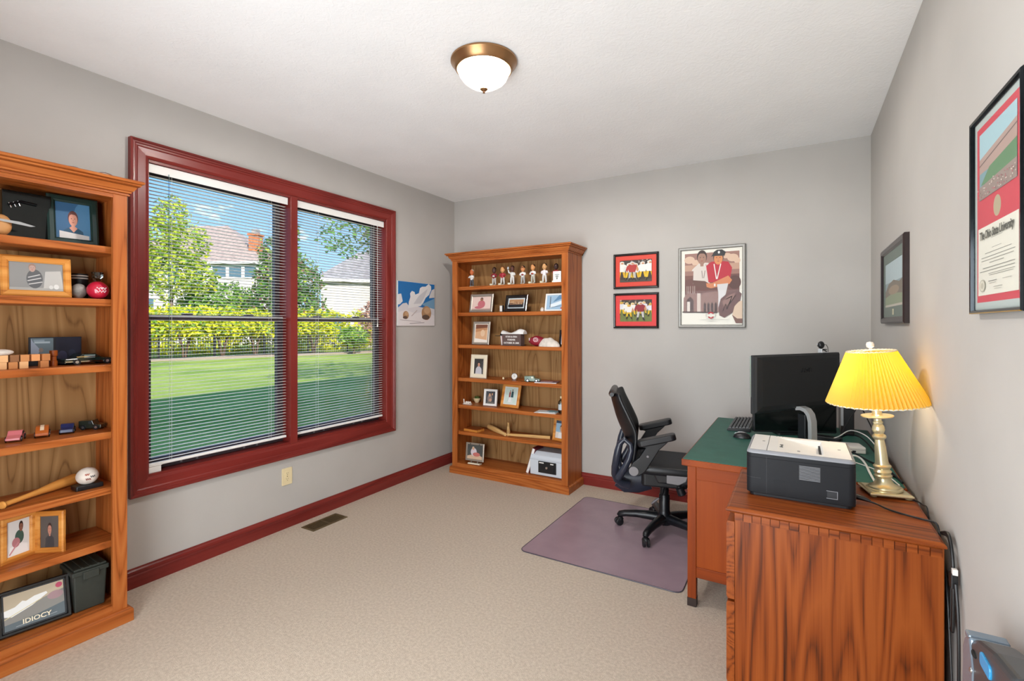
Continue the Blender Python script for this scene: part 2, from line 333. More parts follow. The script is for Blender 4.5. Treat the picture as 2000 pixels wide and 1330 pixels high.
# ------------------------------------------------------------------ flat prints: layered shapes in u,v of the sheet
class Pr:
    def __init__(s, bg): s.sh = [([(0, 0), (1, 0), (1, 1), (0, 1)], bg)]
    def poly(s, pts, c): s.sh.append((pts, c)); return s
    def rect(s, a, b, c, d, col): return s.poly([(a, b), (c, b), (c, d), (a, d)], col)
    def ell(s, cx, cy, rx, ry, col, n=18, a0=0, a1=360):
        k = n if a1 - a0 >= 360 else n + 1
        return s.poly([(cx + rx * math.cos(R(a0 + (a1 - a0) * i / n)), cy + ry * math.sin(R(a0 + (a1 - a0) * i / n))) for i in range(k)], col)
    def line(s, a, b, w, col):
        d = Vector((b[0] - a[0], b[1] - a[1])); p = Vector((-d.y, d.x)).normalized() * w / 2
        return s.poly([(a[0] + p.x, a[1] + p.y), (a[0] - p.x, a[1] - p.y), (b[0] - p.x, b[1] - p.y), (b[0] + p.x, b[1] + p.y)], col)
    def head(s, cx, cy, r, skin, hair, asp=1.0, cap=None):
        s.ell(cx, cy + r * .18, r * 1.02 * asp, r * 1.2, hair); s.ell(cx, cy - r * .1, r * .86 * asp, r * 1.05, skin)
        s.poly([(cx - r * .9 * asp, cy + r * .45), (cx - r * .3 * asp, cy + r * .8), (cx + r * .4 * asp, cy + r * .75), (cx + r * .9 * asp, cy + r * .4), (cx + r * .6 * asp, cy + r * 1.15), (cx, cy + r * 1.35), (cx - r * .6 * asp, cy + r * 1.15)], cap or hair)
        for q in (-1, 1): s.ell(cx + q * r * .33 * asp, cy + r * .08, r * .1 * asp, r * .07, '#2a1c18', 8)
        s.ell(cx, cy - r * .55, r * .26 * asp, r * .07, '#a2564c', 8); s.ell(cx, cy - r * .2, r * .1 * asp, r * .13, '#b98068', 8); return s
    def bust(s, cx, cy, r, skin, hair, shirt, asp=1.0, low=0.0):
        s.poly([(cx - r * 2.1 * asp, low), (cx - r * 1.9 * asp, cy - r * 1.9), (cx - r * .5 * asp, cy - r * 1.25), (cx + r * .5 * asp, cy - r * 1.25), (cx + r * 1.9 * asp, cy - r * 1.9), (cx + r * 2.1 * asp, low)], shirt)
        s.poly([(cx - r * .4 * asp, cy - r * .7), (cx + r * .4 * asp, cy - r * .7), (cx + r * .3 * asp, cy - r * 1.5), (cx - r * .3 * asp, cy - r * 1.5)], skin)
        return s.head(cx, cy, r, skin, hair, asp)
    def player(s, cx, y, hgt, shirt, pants, helm, asp=0.75, skin='#c58a62'):
        w = hgt * .16 * asp
        for q in (-1, 1): s.poly([(cx + q * w * .15, y + hgt * .48), (cx + q * w * 1.0, y + hgt * .48), (cx + q * w * 1.1, y + hgt * .2), (cx + q * w * 1.35, y), (cx + q * w * .8, y), (cx + q * w * .5, y + hgt * .22)], pants)
        for q in (-1, 1): s.poly([(cx + q * w * 1.08, y + hgt * .16), (cx + q * w * .55, y + hgt * .16), (cx + q * w * .8, y), (cx + q * w * 1.35, y)], '#2a2622')
        s.poly([(cx - w * 1.5, y + hgt * .78), (cx - w * .9, y + hgt * .46), (cx + w * .9, y + hgt * .46), (cx + w * 1.5, y + hgt * .78), (cx + w * .7, y + hgt * .86), (cx - w * .7, y + hgt * .86)], shirt)
        for q in (-1, 1): s.poly([(cx + q * w * 1.5, y + hgt * .8), (cx + q * w * 1.95, y + hgt * .58), (cx + q * w * 1.5, y + hgt * .45), (cx + q * w * 1.15, y + hgt * .62)], skin if q > 0 else shirt)
        s.ell(cx, y + hgt * .92, w * .75, hgt * .085, helm); s.ell(cx + w * .15, y + hgt * .9, w * .4, hgt * .045, skin, 10); return s
    def build(s, w, h, parent, y=0.0, x0=None, z0=0.0, name='print', step=0.00012):
        b = MB(); cols = []; x0 = -w / 2 if x0 is None else x0
        for i, (pts, c) in enumerate(s.sh):
            if c not in cols: cols.append(c)
            pts = [(min(max(u, 0), 1), min(max(v, 0), 1)) for u, v in pts]
            a = sum(p[0] * q[1] - q[0] * p[1] for p, q in zip(pts, pts[1:] + pts[:1]))
            if a < 0: pts = pts[::-1]
            b.add([(x0 + u * w, y - i * step, z0 + v * h) for u, v in pts], [tuple(range(len(pts)))], cols.index(c))
        return b.build(name, [ink(c) for c in cols], parent)

def frame_ring(w, h, fw, d, prof=None):
    """Four mitred mouldings; returns four MB, local x across, z up, front at y=-d."""
    prof = prof or [(0, 0), (0, -d * .8), (fw * .25, -d), (fw * .75, -d * .95), (fw, -d * .6), (fw, 0)]
    out = []
    for side in range(4):
        m = MB(); vs = []
        for o, y in prof:
            x0, x1, z0, z1 = -w / 2 + o, w / 2 - o, o, h - o
            p = {0: ((x0, z0), (x1, z0)), 1: ((x1, z0), (x1, z1)), 2: ((x1, z1), (x0, z1)), 3: ((x0, z1), (x0, z0))}[side]
            vs += [(p[0][0], y, p[0][1]), (p[1][0], y, p[1][1])]
        n = len(prof); fs = [(2 * i, 2 * i + 1, 2 * ((i + 1) % n) + 1, 2 * ((i + 1) % n)) for i in range(n)]
        fs += [tuple(2 * i for i in range(n))[::-1], tuple(2 * i + 1 for i in range(n))]
        m.add(vs, fs); out.append(m)
    return out
def picture(name, label, cat, w, h, fw, d, fmat, pr, loc, rz=0, lean=0, matcol=None, mw=0.0, stand=False, group=None, glass=True, roll=0):
    t = thing(name, label, cat, loc, rz, group); t.rotation_euler = (-lean, roll, rz)
    for m in frame_ring(w, h, fw, d): m.build('frame_side', fmat, t, fix=True)
    bx('backing', (-w / 2 + fw * .5, -0.002, fw * .5), (w / 2 - fw * .5, 0.0, h - fw * .5), 'foot_dark', t)
    yi = -d * .45; a = fw
    if matcol:
        m = MB(); m.M = Matrix.Identity(4)
        for q in frame_ring(w - 2 * fw + .004, h - 2 * fw + .004, mw + .002, 0.003, [(0, 0), (0, -.0015), (mw, -.0015), (mw + .0015, 0)]):
            q.v = [(x, y + yi, z + fw - .002) for x, y, z in q.v]; q.build('mat_board', ink(matcol), t, fix=True)
        a = fw + mw
    if pr: pr.build(w - 2 * a + .002, h - 2 * a + .002, t, yi + .0005, z0=a - .001)
    if glass: bx('glass', (-w / 2 + fw * .8, yi - .006, fw * .8), (w / 2 - fw * .8, yi - .005, h - fw * .8), 'picture_glass', t)
    if stand:
        t.location.z += .0012
        L = h * .75; yf = L * .42; zf = yf * math.tan(lean)
        MB().prism([(0, L), (0, L - .014), (yf, zf), (yf + .006, zf + .006)], -.012, .012, 'x').build('easel_leg', 'foot_dark', t, fix=True)
    return t

# ------------------------------------------------------------------ room shell
def struct(o, label): return tag(o, label, kind='structure')
T = 0.16
struct(bx('floor', (XL - T, YF - T, -0.12), (XR + T, YB + T, 0.0), 'carpet'), 'beige cut-pile carpet covering the whole floor')
struct(bx('ceiling', (XL - T, YF - T, H), (XR + T, YB + T, H + 0.12), 'ceiling_paint'), 'white ceiling with a swirled brush texture')
WY0, WY1, WZ0, WZ1 = 1.300, 3.136, 0.588, 2.364
m = MB()
m.box((XL - T, YF - T, 0), (XL, WY0, H)).box((XL - T, WY1, 0), (XL, YB + T, H)).box((XL - T, WY0, 0), (XL, WY1, WZ0)).box((XL - T, WY0, WZ1), (XL, WY1, H))
struct(m.build('wall_left', 'wall_paint'), 'greige painted wall with the large double window')
struct(bx('wall_back', (XL, YB, 0), (XR, YB + T, H), 'wall_paint'), 'greige painted far wall behind the chair and the framed photos')
struct(bx('wall_right', (XR, YF - T, 0), (XR + T, YB + T, H), 'wall_paint'), 'greige painted wall beside the desk and the diploma')
m = MB(); m.box((XL, YF - T, 0), (-1.9, YF, H)).box((-.1, YF - T, 0), (XR, YF, H)).box((-1.9, YF - T, 2.06), (-.1, YF, H))  # unseen wall; its opening is made up to let the fill light in
struct(m.build('wall_front', 'wall_paint'), 'greige painted wall behind the viewer with an opening added for the fill light')
struct(bx('recess_floor', (-2.2, YF - 1.6, -.12), (.2, YF - T, 0), 'carpet'), 'beige carpet of the recess added for the fill light behind the viewer')  # unseen floor added beneath the fill light

def base_profile(t=0.018, h=0.106): return [(0, 0), (t, 0), (t, h * .62), (t * .8, h * .68), (t * .95, h * .76), (t * .75, h * .86), (t * .4, h * .93), (t * .35, h), (0, h)]
bp_ = base_profile()
struct(MB().prism([(XL + a, z) for a, z in bp_], YF, YB, 'y').build('baseboard_left', 'cherry_y', fix=True), 'cherry red moulded baseboard under the window')
struct(MB().prism([(YB - a, z) for a, z in bp_], XL, XR, 'x').build('baseboard_back', 'cherry_x', fix=True), 'cherry red moulded baseboard along the far wall')
struct(MB().prism([(XR - a, z) for a, z in bp_], YF, YB, 'y').build('baseboard_right', 'cherry_y', fix=True), 'cherry red moulded baseboard behind the desk')

# own house above and beyond the room: storey and gable roof that shade the lawn
m = MB(); m.box((XL - T - 0.14, -10, H + 0.13), (8.6, 14, 5.8)); m.box((XL - T - 0.14, YB + T, -0.5), (8.6, 14, H + 0.13)); m.box((XL - T - 0.14, -10, -0.5), (8.6, YF - 1.6, H + 0.13)); m.box((XL - T - .14, YF - 1.6, -.5), (-2.2, YF - T, H + .13)); m.box((.2, YF - 1.6, -.5), (8.6, YF - T, H + .13)); m.box((-2.2, YF - 1.6, 2.5), (.2, YF - T, H + .13)); m.box((XR + T + 0.02, YF - T, -0.5), (8.6, YB + T, H + 0.13))
m.box((XL - T - 0.03, YF - T, -0.5), (XL - T - 0.001, YB + T, WZ0 - .05)); m.box((XL - T - 0.03, YF - T, WZ1 + .1), (XL - T - 0.001, YB + T, H + 0.13))
m.box((XL - T - 0.03, YF - T, WZ0 - .05), (XL - T - 0.001, WY0 - .12, WZ1 + .1)); m.box((XL - T - 0.03, WY1 + .12, WZ0 - .05), (XL - T - 0.001, YB + T, WZ1 + .1))
struct(m.build('wall_exterior', 'siding'), 'outer walls and upper storey of the house around the room')
struct(MB().prism([(-4.0, 5.75), (9.2, 5.75), (2.6, 10.2)], -10.4, 14.4, 'y').build('roof', 'roof_grey', fix=True), 'gable roof of the house above the room')

# ------------------------------------------------------------------ window: casing, jambs, sashes
CY0, CY1, CZ0, CZ1 = 1.215, 3.225, 0.494, 2.461
def casing():
    t = struct(thing('trim_1', None, None), 'cherry red moulded casing around the double window')
    w, h, fw = CY1 - CY0, CZ1 - CZ0, 0.095
    prof = [(0, 0), (0, -.030), (.010, -.032), (.014, -.026), (.022, -.026), (.026, -.020), (.034, -.019), (.040, -.015), (.078, -.013), (.090, -.009), (.095, -.004), (.095, 0)]
    for i, q in enumerate(frame_ring(w, h, fw, .03, prof)):
        q.v = [(XL - y, x + (CY0 + CY1) / 2, z + CZ0) for x, y, z in q.v]
        q.build('casing_board', 'cherry_y' if i % 2 == 0 else 'cherry_z', t, fix=True)
    JX = XL - 0.155
    bx('jamb', (JX, WY0, WZ0), (XL + .004, WY0 + .012, WZ1), 'cherry_z', t); bx('jamb', (JX, WY1 - .012, WZ0), (XL + .004, WY1, WZ1), 'cherry_z', t)
    bx('head_jamb', (JX, WY0, WZ1 - .012), (XL + .004, WY1, WZ1), 'cherry_y', t); bx('sill', (JX, WY0, WZ0), (XL + .006, WY1, WZ0 + .014), 'cherry_y', t)
    bx('mullion', (JX, 2.190, WZ0), (XL + .012, 2.246, WZ1), 'cherry_z', t, .003)
casing()
MR = 1.484
def sash_window(n, y0, y1, label):
    t = struct(thing('window_%d' % n, None, None), label); x = XL
    def sash(nm, x0, x1, z0, z1, st, top, bot):
        m = MB(); m.box((x0, y0, z0), (x1, y0 + st, z1)).box((x0, y1 - st, z0), (x1, y1, z1)).box((x0, y0 + st, z1 - top), (x1, y1 - st, z1)).box((x0, y0 + st, z0), (x1, y1 - st, z0 + bot))
        s = m.build(nm, 'sash_vinyl', t, .003); bx('pane', ((x0 + x1) / 2 - .002, y0 + st - .004, z0 + bot - .004), ((x0 + x1) / 2 + .002, y1 - st + .004, z1 - top + .004), 'pane_glass', s); return s
    sash('upper_sash', x - .150, x - .115, MR - .02, WZ1 - .012, .038, .045, .035)
    s = sash('lower_sash', x - .112, x - .077, WZ0 + .014, MR + .016, .045, .034, .065)
    bx('meeting_strip', (x - .0765, y0 + .004, MR + .004), (x - .073, y1 - .004, MR + .014), 'silver_paint', s)
    for f in (.28, .72):
        yc = y0 + (y1 - y0) * f
        bx('sash_lock', (x - .110, yc - .028, MR + .016), (x - .080, yc + .028, MR + .028), 'sash_dark', t, .003)
        MB().box((x - .077, yc - .05, WZ0 + .040), (x - .066, yc + .05, WZ0 + .048)).box((x - .077, yc - .05, WZ0 + .024), (x - .068, yc - .04, WZ0 + .046)).box((x - .077, yc + .04, WZ0 + .024), (x - .068, yc + .05, WZ0 + .046)).build('sash_lift', 'chair_grey', t)
    return t
sash_window(1, WY0 + .012, 2.190, 'double-hung window with dark sashes, the one nearer the viewer')
sash_window(2, 2.246, WY1 - .012, 'double-hung window with dark sashes, the one beside the canvas painting')

def blind(y0, y1, label, zb, cords, bracket, wand):
    t = thing('window_blind', label, 'blind', (XL - .036, (y0 + y1) / 2, 0), 0, 'white slatted window blinds'); hw = (y1 - y0) / 2
    MB().box((-.019, -hw, 2.318), (.019, hw, 2.350)).box((-.021, -hw, 2.343), (.021, hw, 2.350)).build('headrail', 'blind_white', t, .003)
    bx('valance', (.0195, -hw, 2.300), (.0235, hw, 2.350), 'blind_white', t, .002)
    prof = [(-.0125, 0), (-.006, .0014), (0, .0019), (.006, .0014), (.0125, 0)]; th = .0007
    m = MB(); L = hw - .006; vs = []
    for x, z in prof: vs += [(x, -L, z), (x, L, z), (x, -L, z - th), (x, L, z - th)]
    fs = []
    for i in range(4):
        a, b = 4 * i, 4 * i + 4; fs += [(a, a + 1, b + 1, b), (a + 2, b + 2, b + 3, a + 3), (a, b, b + 2, a + 2), (a + 1, a + 3, b + 3, b + 1)]
    fs += [(0, 2, 3, 1), (16, 17, 19, 18)]; m.add(vs, fs, 0, True)
    me = m.mesh('slat', 'blind_white'); z = zb + .026; k = 0
    while z < 2.296:
        o = bpy.data.objects.new('slat', me); COL.objects.link(o); o.parent = t; o.location = (0, 0, z); o.rotation_euler = (0, R(-2.0), 0); z += .0205; k += 1
    MB().prism([(-.013, 0), (-.011, -.006), (.011, -.006), (.013, 0), (.011, .011), (-.011, .011)], -hw + .004, hw - .004, 'y').build('bottom_rail', 'blind_white', t, .002, loc=(0, 0, zb), fix=True)
    for f in cords:
        for dx in (-.0135, .0135): MB().tube([(dx, f * hw, zb + .01), (dx, f * hw, 2.32)], .0008, 5).build('ladder_cord', 'cord_white', t)
    if bracket: MB().box((.010, -hw - .002, zb - .050), (.026, -hw + .062, zb - .004)).box((.010, -hw - .002, zb - .004), (.030, -hw + .066, zb + .006)).build('hold_down_bracket', 'white_plastic', t, .003)
    if wand: MB().tube([(.027, -hw + .10, 2.31), (.029, -hw + .10, 1.6), (.029, -hw + .10, 1.30)], .0035, 6).build('tilt_wand', 'bottle_glass', t)
    else: MB().tube([(.027, hw - .08, 2.31), (.029, hw - .08, 1.45)], .0018, 5).lathe([(.0018, .03), (.007, .0), (.005, -.008)], 10, (.029, hw - .08, 1.43)).build('pull_cord', 'cord_white', t)
blind(1.318, 2.184, 'white slatted blind over the window nearer the viewer, white bracket at its lower corner', .640, (-.72, .72), True, True)
blind(2.252, 3.120, 'white slatted blind over the window beside the canvas painting', .640, (-.55, .75), False, False)

# ------------------------------------------------------------------ outdoors
GZ = -0.5
struct(bx('lawn', (-140, -70, GZ - .3), (8, 120, GZ), 'lawn_grass'), 'mown green lawn outside the window')
def leaf_crown(blobs, n, size, mats, seed, shell=0.55):
    rnd = random.Random(seed); b = MB(); tot = sum(q[1][0] * q[1][1] + q[1][0] * q[1][2] for q in blobs); vs = []; fs = []; ms = []
    for c, r in blobs:
        k = int(n * (r[0] * r[1] + r[0] * r[2]) / tot)
        for _ in range(k):
            d = Vector((rnd.gauss(0, 1), rnd.gauss(0, 1), rnd.gauss(0, 1))).normalized(); q = shell + (1 - shell) * rnd.random() ** .6
            q *= 1 + .25 * mnoise.noise(d * 2.3 + Vector((seed, 0, 0)))
            p = Vector((c[0] + d.x * r[0] * q, c[1] + d.y * r[1] * q, c[2] + d.z * r[2] * q))
            u = Vector((rnd.gauss(0, 1), rnd.gauss(0, 1), rnd.gauss(0, .7))).normalized(); w = (d + Vector((rnd.gauss(0, .5), rnd.gauss(0, .5), rnd.gauss(0, .5)))).cross(u)
            w = w.normalized() if w.length > .01 else Vector((0, 0, 1)); s = size * rnd.uniform(.6, 1.3); i = len(vs)
            vs += [tuple(p - u * s), tuple(p + w * s * .5), tuple(p + u * s), tuple(p - w * s * .5)]; fs.append((i, i + 1, i + 2, i + 3)); ms.append(rnd.randrange(len(mats)) if rnd.random() < .35 else 0)
    b.v = vs; b.f = fs; b.m = ms; b.sm = [False] * len(fs); return b
def tree(name, label, pos, trunk_r, blobs, n, size, mats, seed, group=None, stems=1, kind='tree'):
    t = thing(name, label, kind, (*pos, GZ), 0, group); rnd = random.Random(seed)
    zc = min(bb[0][2] for bb in blobs)
    for i in range(stems):
        a = 2 * PI * i / stems + .4; e = blobs[min(i, len(blobs) - 1)][0]
        f = 0 if stems == 1 else 1
        q = (e[0] if not f else math.cos(a) * blobs[0][1][0] * .5, e[1] if not f else math.sin(a) * blobs[0][1][1] * .5, zc + (.2 if f else .3))
        MB().tube([(f * .04 * math.cos(a), f * .04 * math.sin(a), -.05), (q[0] * .3, q[1] * .3, zc * .45), q], [trunk_r, trunk_r * .8, trunk_r * .4], 7).build('trunk' if not f else 'stem', 'bark', t)
    leaf_crown(blobs, n, size, mats, seed).build('crown', mats, t)
    return t
tree('leafy_tree', 'tall airy pale green tree in front of the house with the chimney', (-37.8, 17.2), .16,
     [((0, 0, 5.6), (1.9, 1.9, 2.0)), ((-.9, -.6, 7.8), (1.5, 1.5, 1.8)), ((.9, .6, 7.6), (1.4, 1.4, 1.7)), ((0, 0, 9.6), (1.1, 1.1, 1.5)), ((1.6, 1.0, 5.2), (1.2, 1.2, 1.3)), ((-2.2, -1.2, 6.4), (1.4, 1.4, 2.2))], 5200, .17, ['leaf_lime', 'leaf_green', 'leaf_yellow'], 3)
tree('round_bush', 'rounded green bush below the row of house windows', (-36.9, 20.0), .10,
     [((0, 0, 3.7), (2.3, 2.3, 1.5)), ((1.3, .8, 2.9), (1.6, 1.6, 1.3)), ((-1.4, -.9, 2.9), (1.5, 1.5, 1.3))], 4200, .16, ['leaf_green', 'leaf_lime', 'leaf_deep'], 4, kind='bush')
tree('mottled_tree', 'dense green tree with dull plum leaves seen behind the window mullion', (-30.6, 20.9), .16,
     [((0, 0, 3.2), (2.8, 2.8, 2.0)), ((.2, .2, 5.2), (2.3, 2.3, 1.8)), ((-.2, -.2, 6.9), (1.4, 1.4, 1.4)), ((.5, .3, 8.4), (.5, .5, 1.0))], 7500, .15, ['leaf_deep', 'leaf_lime', 'leaf_plum', 'leaf_green'], 5)
tree('pink_shrub', 'pinkish leaved shrub in front of the grey-roofed house', (-25.2, 24.6), .07, [((0, 0, 2.4), (1.4, 1.4, 1.6)), ((.8, .9, 1.8), (1.2, 1.2, 1.2))], 2600, .12, ['leaf_pink', 'leaf_plum'], 6, kind='shrub')
tree('low_bush', 'low green bush beside the pinkish shrub', (-25.9, 22.9), .05, [((0, 0, 1.2), (1.0, 1.0, .7))], 1300, .12, ['leaf_green', 'leaf_lime'], 7, kind='bush')
names = ['first', 'second', 'third', 'fourth', 'fifth', 'sixth', 'seventh']
fx = lambda y: -30.6 + (y - 11) * 4.6 / 14
for i, y in enumerate((12.6, 14.5, 16.3, 18.0, 19.9, 21.4)):
    tree('young_tree', 'bushy yellow-green young tree by the black fence, %s from the left' % names[i], (fx(y) - .9, y), .07,
         [((0, 0, 2.15), (1.25, 1.25, .95)), ((.5, .5, 1.75), (.9, .9, .6)), ((-.5, -.4, 1.8), (.9, .9, .6))], 1700, .13, ['leaf_yellow', 'leaf_lime', 'leaf_green'], 20 + i, 'young trees along the fence', 4)
tree('shade_tree', 'large leafy tree whose low branches hang into the upper window', (-7.6, 10.6), .17,
     [((0, 0, 6.4), (2.6, 2.6, 2.1)), ((-1.2, -1.0, 5.0), (1.7, 1.5, 1.2)), ((-2.3, -1.9, 4.25), (.9, .85, .6)), ((1.2, 1.3, 5.2), (1.6, 1.6, 1.3))], 6500, .075, ['leaf_near', 'leaf_green', 'leaf_deep'], 31)
hd = thing('hedge', 'long clipped yellow-green hedge behind the black fence', 'hedge', (0, 0, GZ))
leaf_crown([((fx(y) - 6.2, y, 1.5), (1.0, 1.5, 1.75)) for y in range(6, 34, 2)], 12000, .16, ['leaf_yellow', 'leaf_lime'], 50, .7).build('foliage', ['leaf_yellow', 'leaf_lime'], hd)

fn = thing('metal_fence', 'black metal picket fence at the end of the lawn', 'fence', (0, 0, GZ))
m = MB(); y = 8.0
while y < 31:
    m.box((fx(y) - .01, y - .01, .05), (fx(y) + .01, y + .01, 1.25)); y += .12
tag(m.build('pickets', 'fence_black', fn), kind='stuff')
for z in (.15, 1.1): MB().tube([(fx(8), 8, z), (fx(31), 31, z)], .022, 4).build('rail', 'fence_black', fn)
for i in range(10): y = 8 + i * 2.5; bx('post', (fx(y) - .035, y - .035, 0), (fx(y) + .035, y + .035, 1.4), 'fence_black', fn)
MB().prism([(fx(6) - .1, 6), (fx(6) + .25, 6), (fx(33) + .25, 33), (fx(33) - .1, 33)], GZ, GZ + .14, 'z').build('stone_edging', 'edging_stone', None, fix=True)
tag(bpy.data.objects['stone_edging'], 'low stone edging along the foot of the black fence', 'edging')

def house(name, label, pos, rz, w, d, h, rh, hip, wallm, roofm, wins, extra=None, ov=.5):
    t = thing(name, label, 'house', (*pos, GZ), rz)
    bx('wall', (0, 0, 0), (w, d, h), wallm, t)
    m = MB(); a, b, c, e = (-ov, -ov, h), (w + ov, -ov, h), (w + ov, d + ov, h), (-ov, d + ov, h); r0, r1 = (hip, d / 2, h + rh), (w - hip, d / 2, h + rh)
    m.add([a, b, c, e, r0, r1], [(0, 1, 5, 4), (1, 2, 5), (2, 3, 4, 5), (3, 0, 4), (0, 3, 2, 1)]); m.build('roof', roofm, t)
    bx('fascia', (-ov, -ov, h - .25), (w + ov, -ov + .08, h), 'house_white', t); bx('fascia', (w + ov - .08, -ov, h - .25), (w + ov, d + ov, h), 'house_white', t)
    for x0, z0, x1, z1 in wins:
        f = MB().box((x0 - .12, -.08, z0 - .12), (x1 + .12, .0, z0)).box((x0 - .12, -.08, z1), (x1 + .12, .0, z1 + .12)).box((x0 - .12, -.08, z0), (x0, .0, z1)).box((x1, -.08, z0), (x1 + .12, .0, z1)).build('window_frame', 'house_white', t)
        bx('pane', (x0, -.03, z0), (x1, -.02, z1), 'house_glass', f)
    return t
# the local x axis runs to the right as seen from the window
ha = house('neighbour_house', 'white two-storey house with tan hip roof and brick chimney', (-61.3, 21.8), R(30.5), 16.1, 9, 8.5, 4.6, 6.2, 'siding', 'roof_shingle',
           [(11.0, 6.9, 12.4, 8.0), (12.7, 6.9, 14.0, 8.0), (14.3, 6.9, 15.5, 8.0), (9.0, 6.3, 10.0, 8.0), (3.6, 2.9, 5.0, 4.7), (6.4, 6.3, 7.6, 8.0)])
cm = MB().box((14.2, .9, 8.7), (15.2, 1.9, 11.6)).box((14.1, .8, 11.4), (15.3, 2.0, 11.6)).build('chimney', 'chimney_brick', ha); MB().box((14.4, 1.1, 11.6), (15.0, 1.7, 12.1)).build('flue', 'roof_grey', cm)
house('siding_house', 'pale siding house with grey roof behind the mottled tree', (-35.5, 27.8), R(50), 9.5, 8, 6.0, 3.0, 3.2, 'siding', 'roof_grey', [(.9, .9, 1.9, 3.0), (5.2, 3.6, 6.4, 5.0)])

# ------------------------------------------------------------------ bookcases
SH = [1.813, 1.561, 1.249, .927, .662, .4055]; DECK = .1045
def u_mould(prof, w, d):
    m = MB(); vs = []
    for o, z in prof: vs += [(-w / 2 - o, 0, z), (-w / 2 - o, -d - o, z), (w / 2 + o, -d - o, z), (w / 2 + o, 0, z)]
    fs = []
    for j in range(len(prof) - 1):
        for i in range(3): fs.append((4 * j + i, 4 * j + i + 1, 4 * j + 5 + i, 4 * j + 4 + i))
    n = len(prof) - 1; fs += [(4 * n, 4 * n + 1, 4 * n + 2, 4 * n + 3), (3, 2, 1, 0)]
    fs.append(tuple(4 * j for j in range(n + 1))); fs.append(tuple(4 * j + 3 for j in range(n, -1, -1)))
    return m.add(vs, fs)
def bookcase(label, loc, rz):
    t = thing('bookcase', label, 'bookcase', loc, rz, 'pair of oak bookcases'); w, d, sw = 1.229, .308, .058
    for s in (-1, 1):
        bx('side_panel', (s * w / 2, 0, .06), (s * (w / 2 - .02), -d + .02, 2.08), 'oak_z', t)
        bx('stile', (s * w / 2, -d + .02, .06), (s * (w / 2 - sw), -d, 2.08), 'oak_z', t, .0015)
    bx('back_panel', (-w / 2 + .02, -.008, .06), (w / 2 - .02, -.001, 2.08), 'panel_z', t)
    bx('top_rail', (-w / 2 + sw, -d + .02, 2.045), (w / 2 - sw, -d, 2.08), 'oak_x', t)
    bx('top_panel', (-w / 2 + .02, -d + .02, 2.055), (w / 2 - .02, -.008, 2.08), 'oak_x', t)
    bx('bottom_rail', (-w / 2 + sw, -d + .02, .06), (w / 2 - sw, -d, DECK - .002), 'oak_x', t)
    bx('deck', (-w / 2 + .02, -d + .02, DECK - .02), (w / 2 - .02, -.008, DECK), 'oak_x', t)
    for z in SH: bx('shelf', (-w / 2 + .021, -d + .030, z - .034), (w / 2 - .021, -.009, z), 'oak_x', t, .004)
    u_mould([(.0005, 2.064), (.008, 2.064), (.008, 2.070), (.003, 2.071), (.003, 2.075), (.012, 2.077), (.013, 2.084), (.018, 2.086), (.027, 2.100), (.030, 2.106), (.026, 2.107), (.026, 2.110), (.042, 2.112), (.044, 2.119), (.040, 2.121), (.052, 2.124), (.054, 2.133), (.048, 2.137)], w, d).build('crown_moulding', 'oak_x', t, fix=True)
    u_mould([(.020, 0), (.020, .054), (.017, .061), (.010, .066), (.0005, .068)], w, d).build('plinth', 'oak_x', t, .002, fix=True)
    return t
BCY = YB - .02
bookcase('tall oak bookcase against the far wall, figurines on its top shelf', (-2.300, BCY, 0), 0)
bookcase('tall oak bookcase beside the window with model cars on a shelf, cut by the frame', (XL + .02, .4707, 0), PI / 2)

# ------------------------------------------------------------------ ceiling light
def ceiling_light():
    t = thing('ceiling_light', 'round flush ceiling light with bronze rim and lit ribbed glass dome', 'ceiling light', (-1.335, 1.995, H))
    MB().lathe([(.158, -.0005), (.1635, -.004), (.1635, -.012), (.157, -.020), (.146, -.034), (.140, -.046), (.133, -.050), (.127, -.046), (.126, -.010), (.10, -.004)], 64, cap=False).build('rim', 'antique_brass', t)
    b = MB(); prof = [(.128, -.040), (.126, -.060), (.116, -.082), (.098, -.103), (.072, -.121), (.042, -.133), (.012, -.138)]
    n = 96; vs = []; fs = []
    for j, (r, z) in enumerate(prof):
        for i in range(n):
            k = 1 + .018 * math.cos(12 * 2 * PI * i / n) * math.sin(PI * j / (len(prof) - 1)); vs.append((r * k * math.cos(2 * PI * i / n), r * k * math.sin(2 * PI * i / n), z))
    for j in range(len(prof) - 1):
        for i in range(n): fs.append((j * n + i, j * n + (i + 1) % n, (j + 1) * n + (i + 1) % n, (j + 1) * n + i))
    b.add(vs, fs, 0, True).build('glass_dome', 'dome_glass', t)
    MB().lathe([(.001, -.134), (.016, -.136), (.019, -.142), (.012, -.149), (.004, -.152), (.004, -.156), (.007, -.159), (.001, -.163)], 20).build('finial', 'antique_brass', t)
    for s in (-1, 1):
        p = (s * .058, .0, -.070)
        MB().ell(p, (.030, .026, .026), 16, 10).build('bulb', 'bulb_glow', t)
        l = bpy.data.lights.new('bulb_light', 'POINT'); l.energy = CEILING_BULB_W; l.color = (1, .96, .92); l.shadow_soft_size = .03
        o = bpy.data.objects.new('bulb_light', l); COL.objects.link(o); o.parent = t; o.location = (p[0] * .9, p[1], -.045)
ceiling_light()

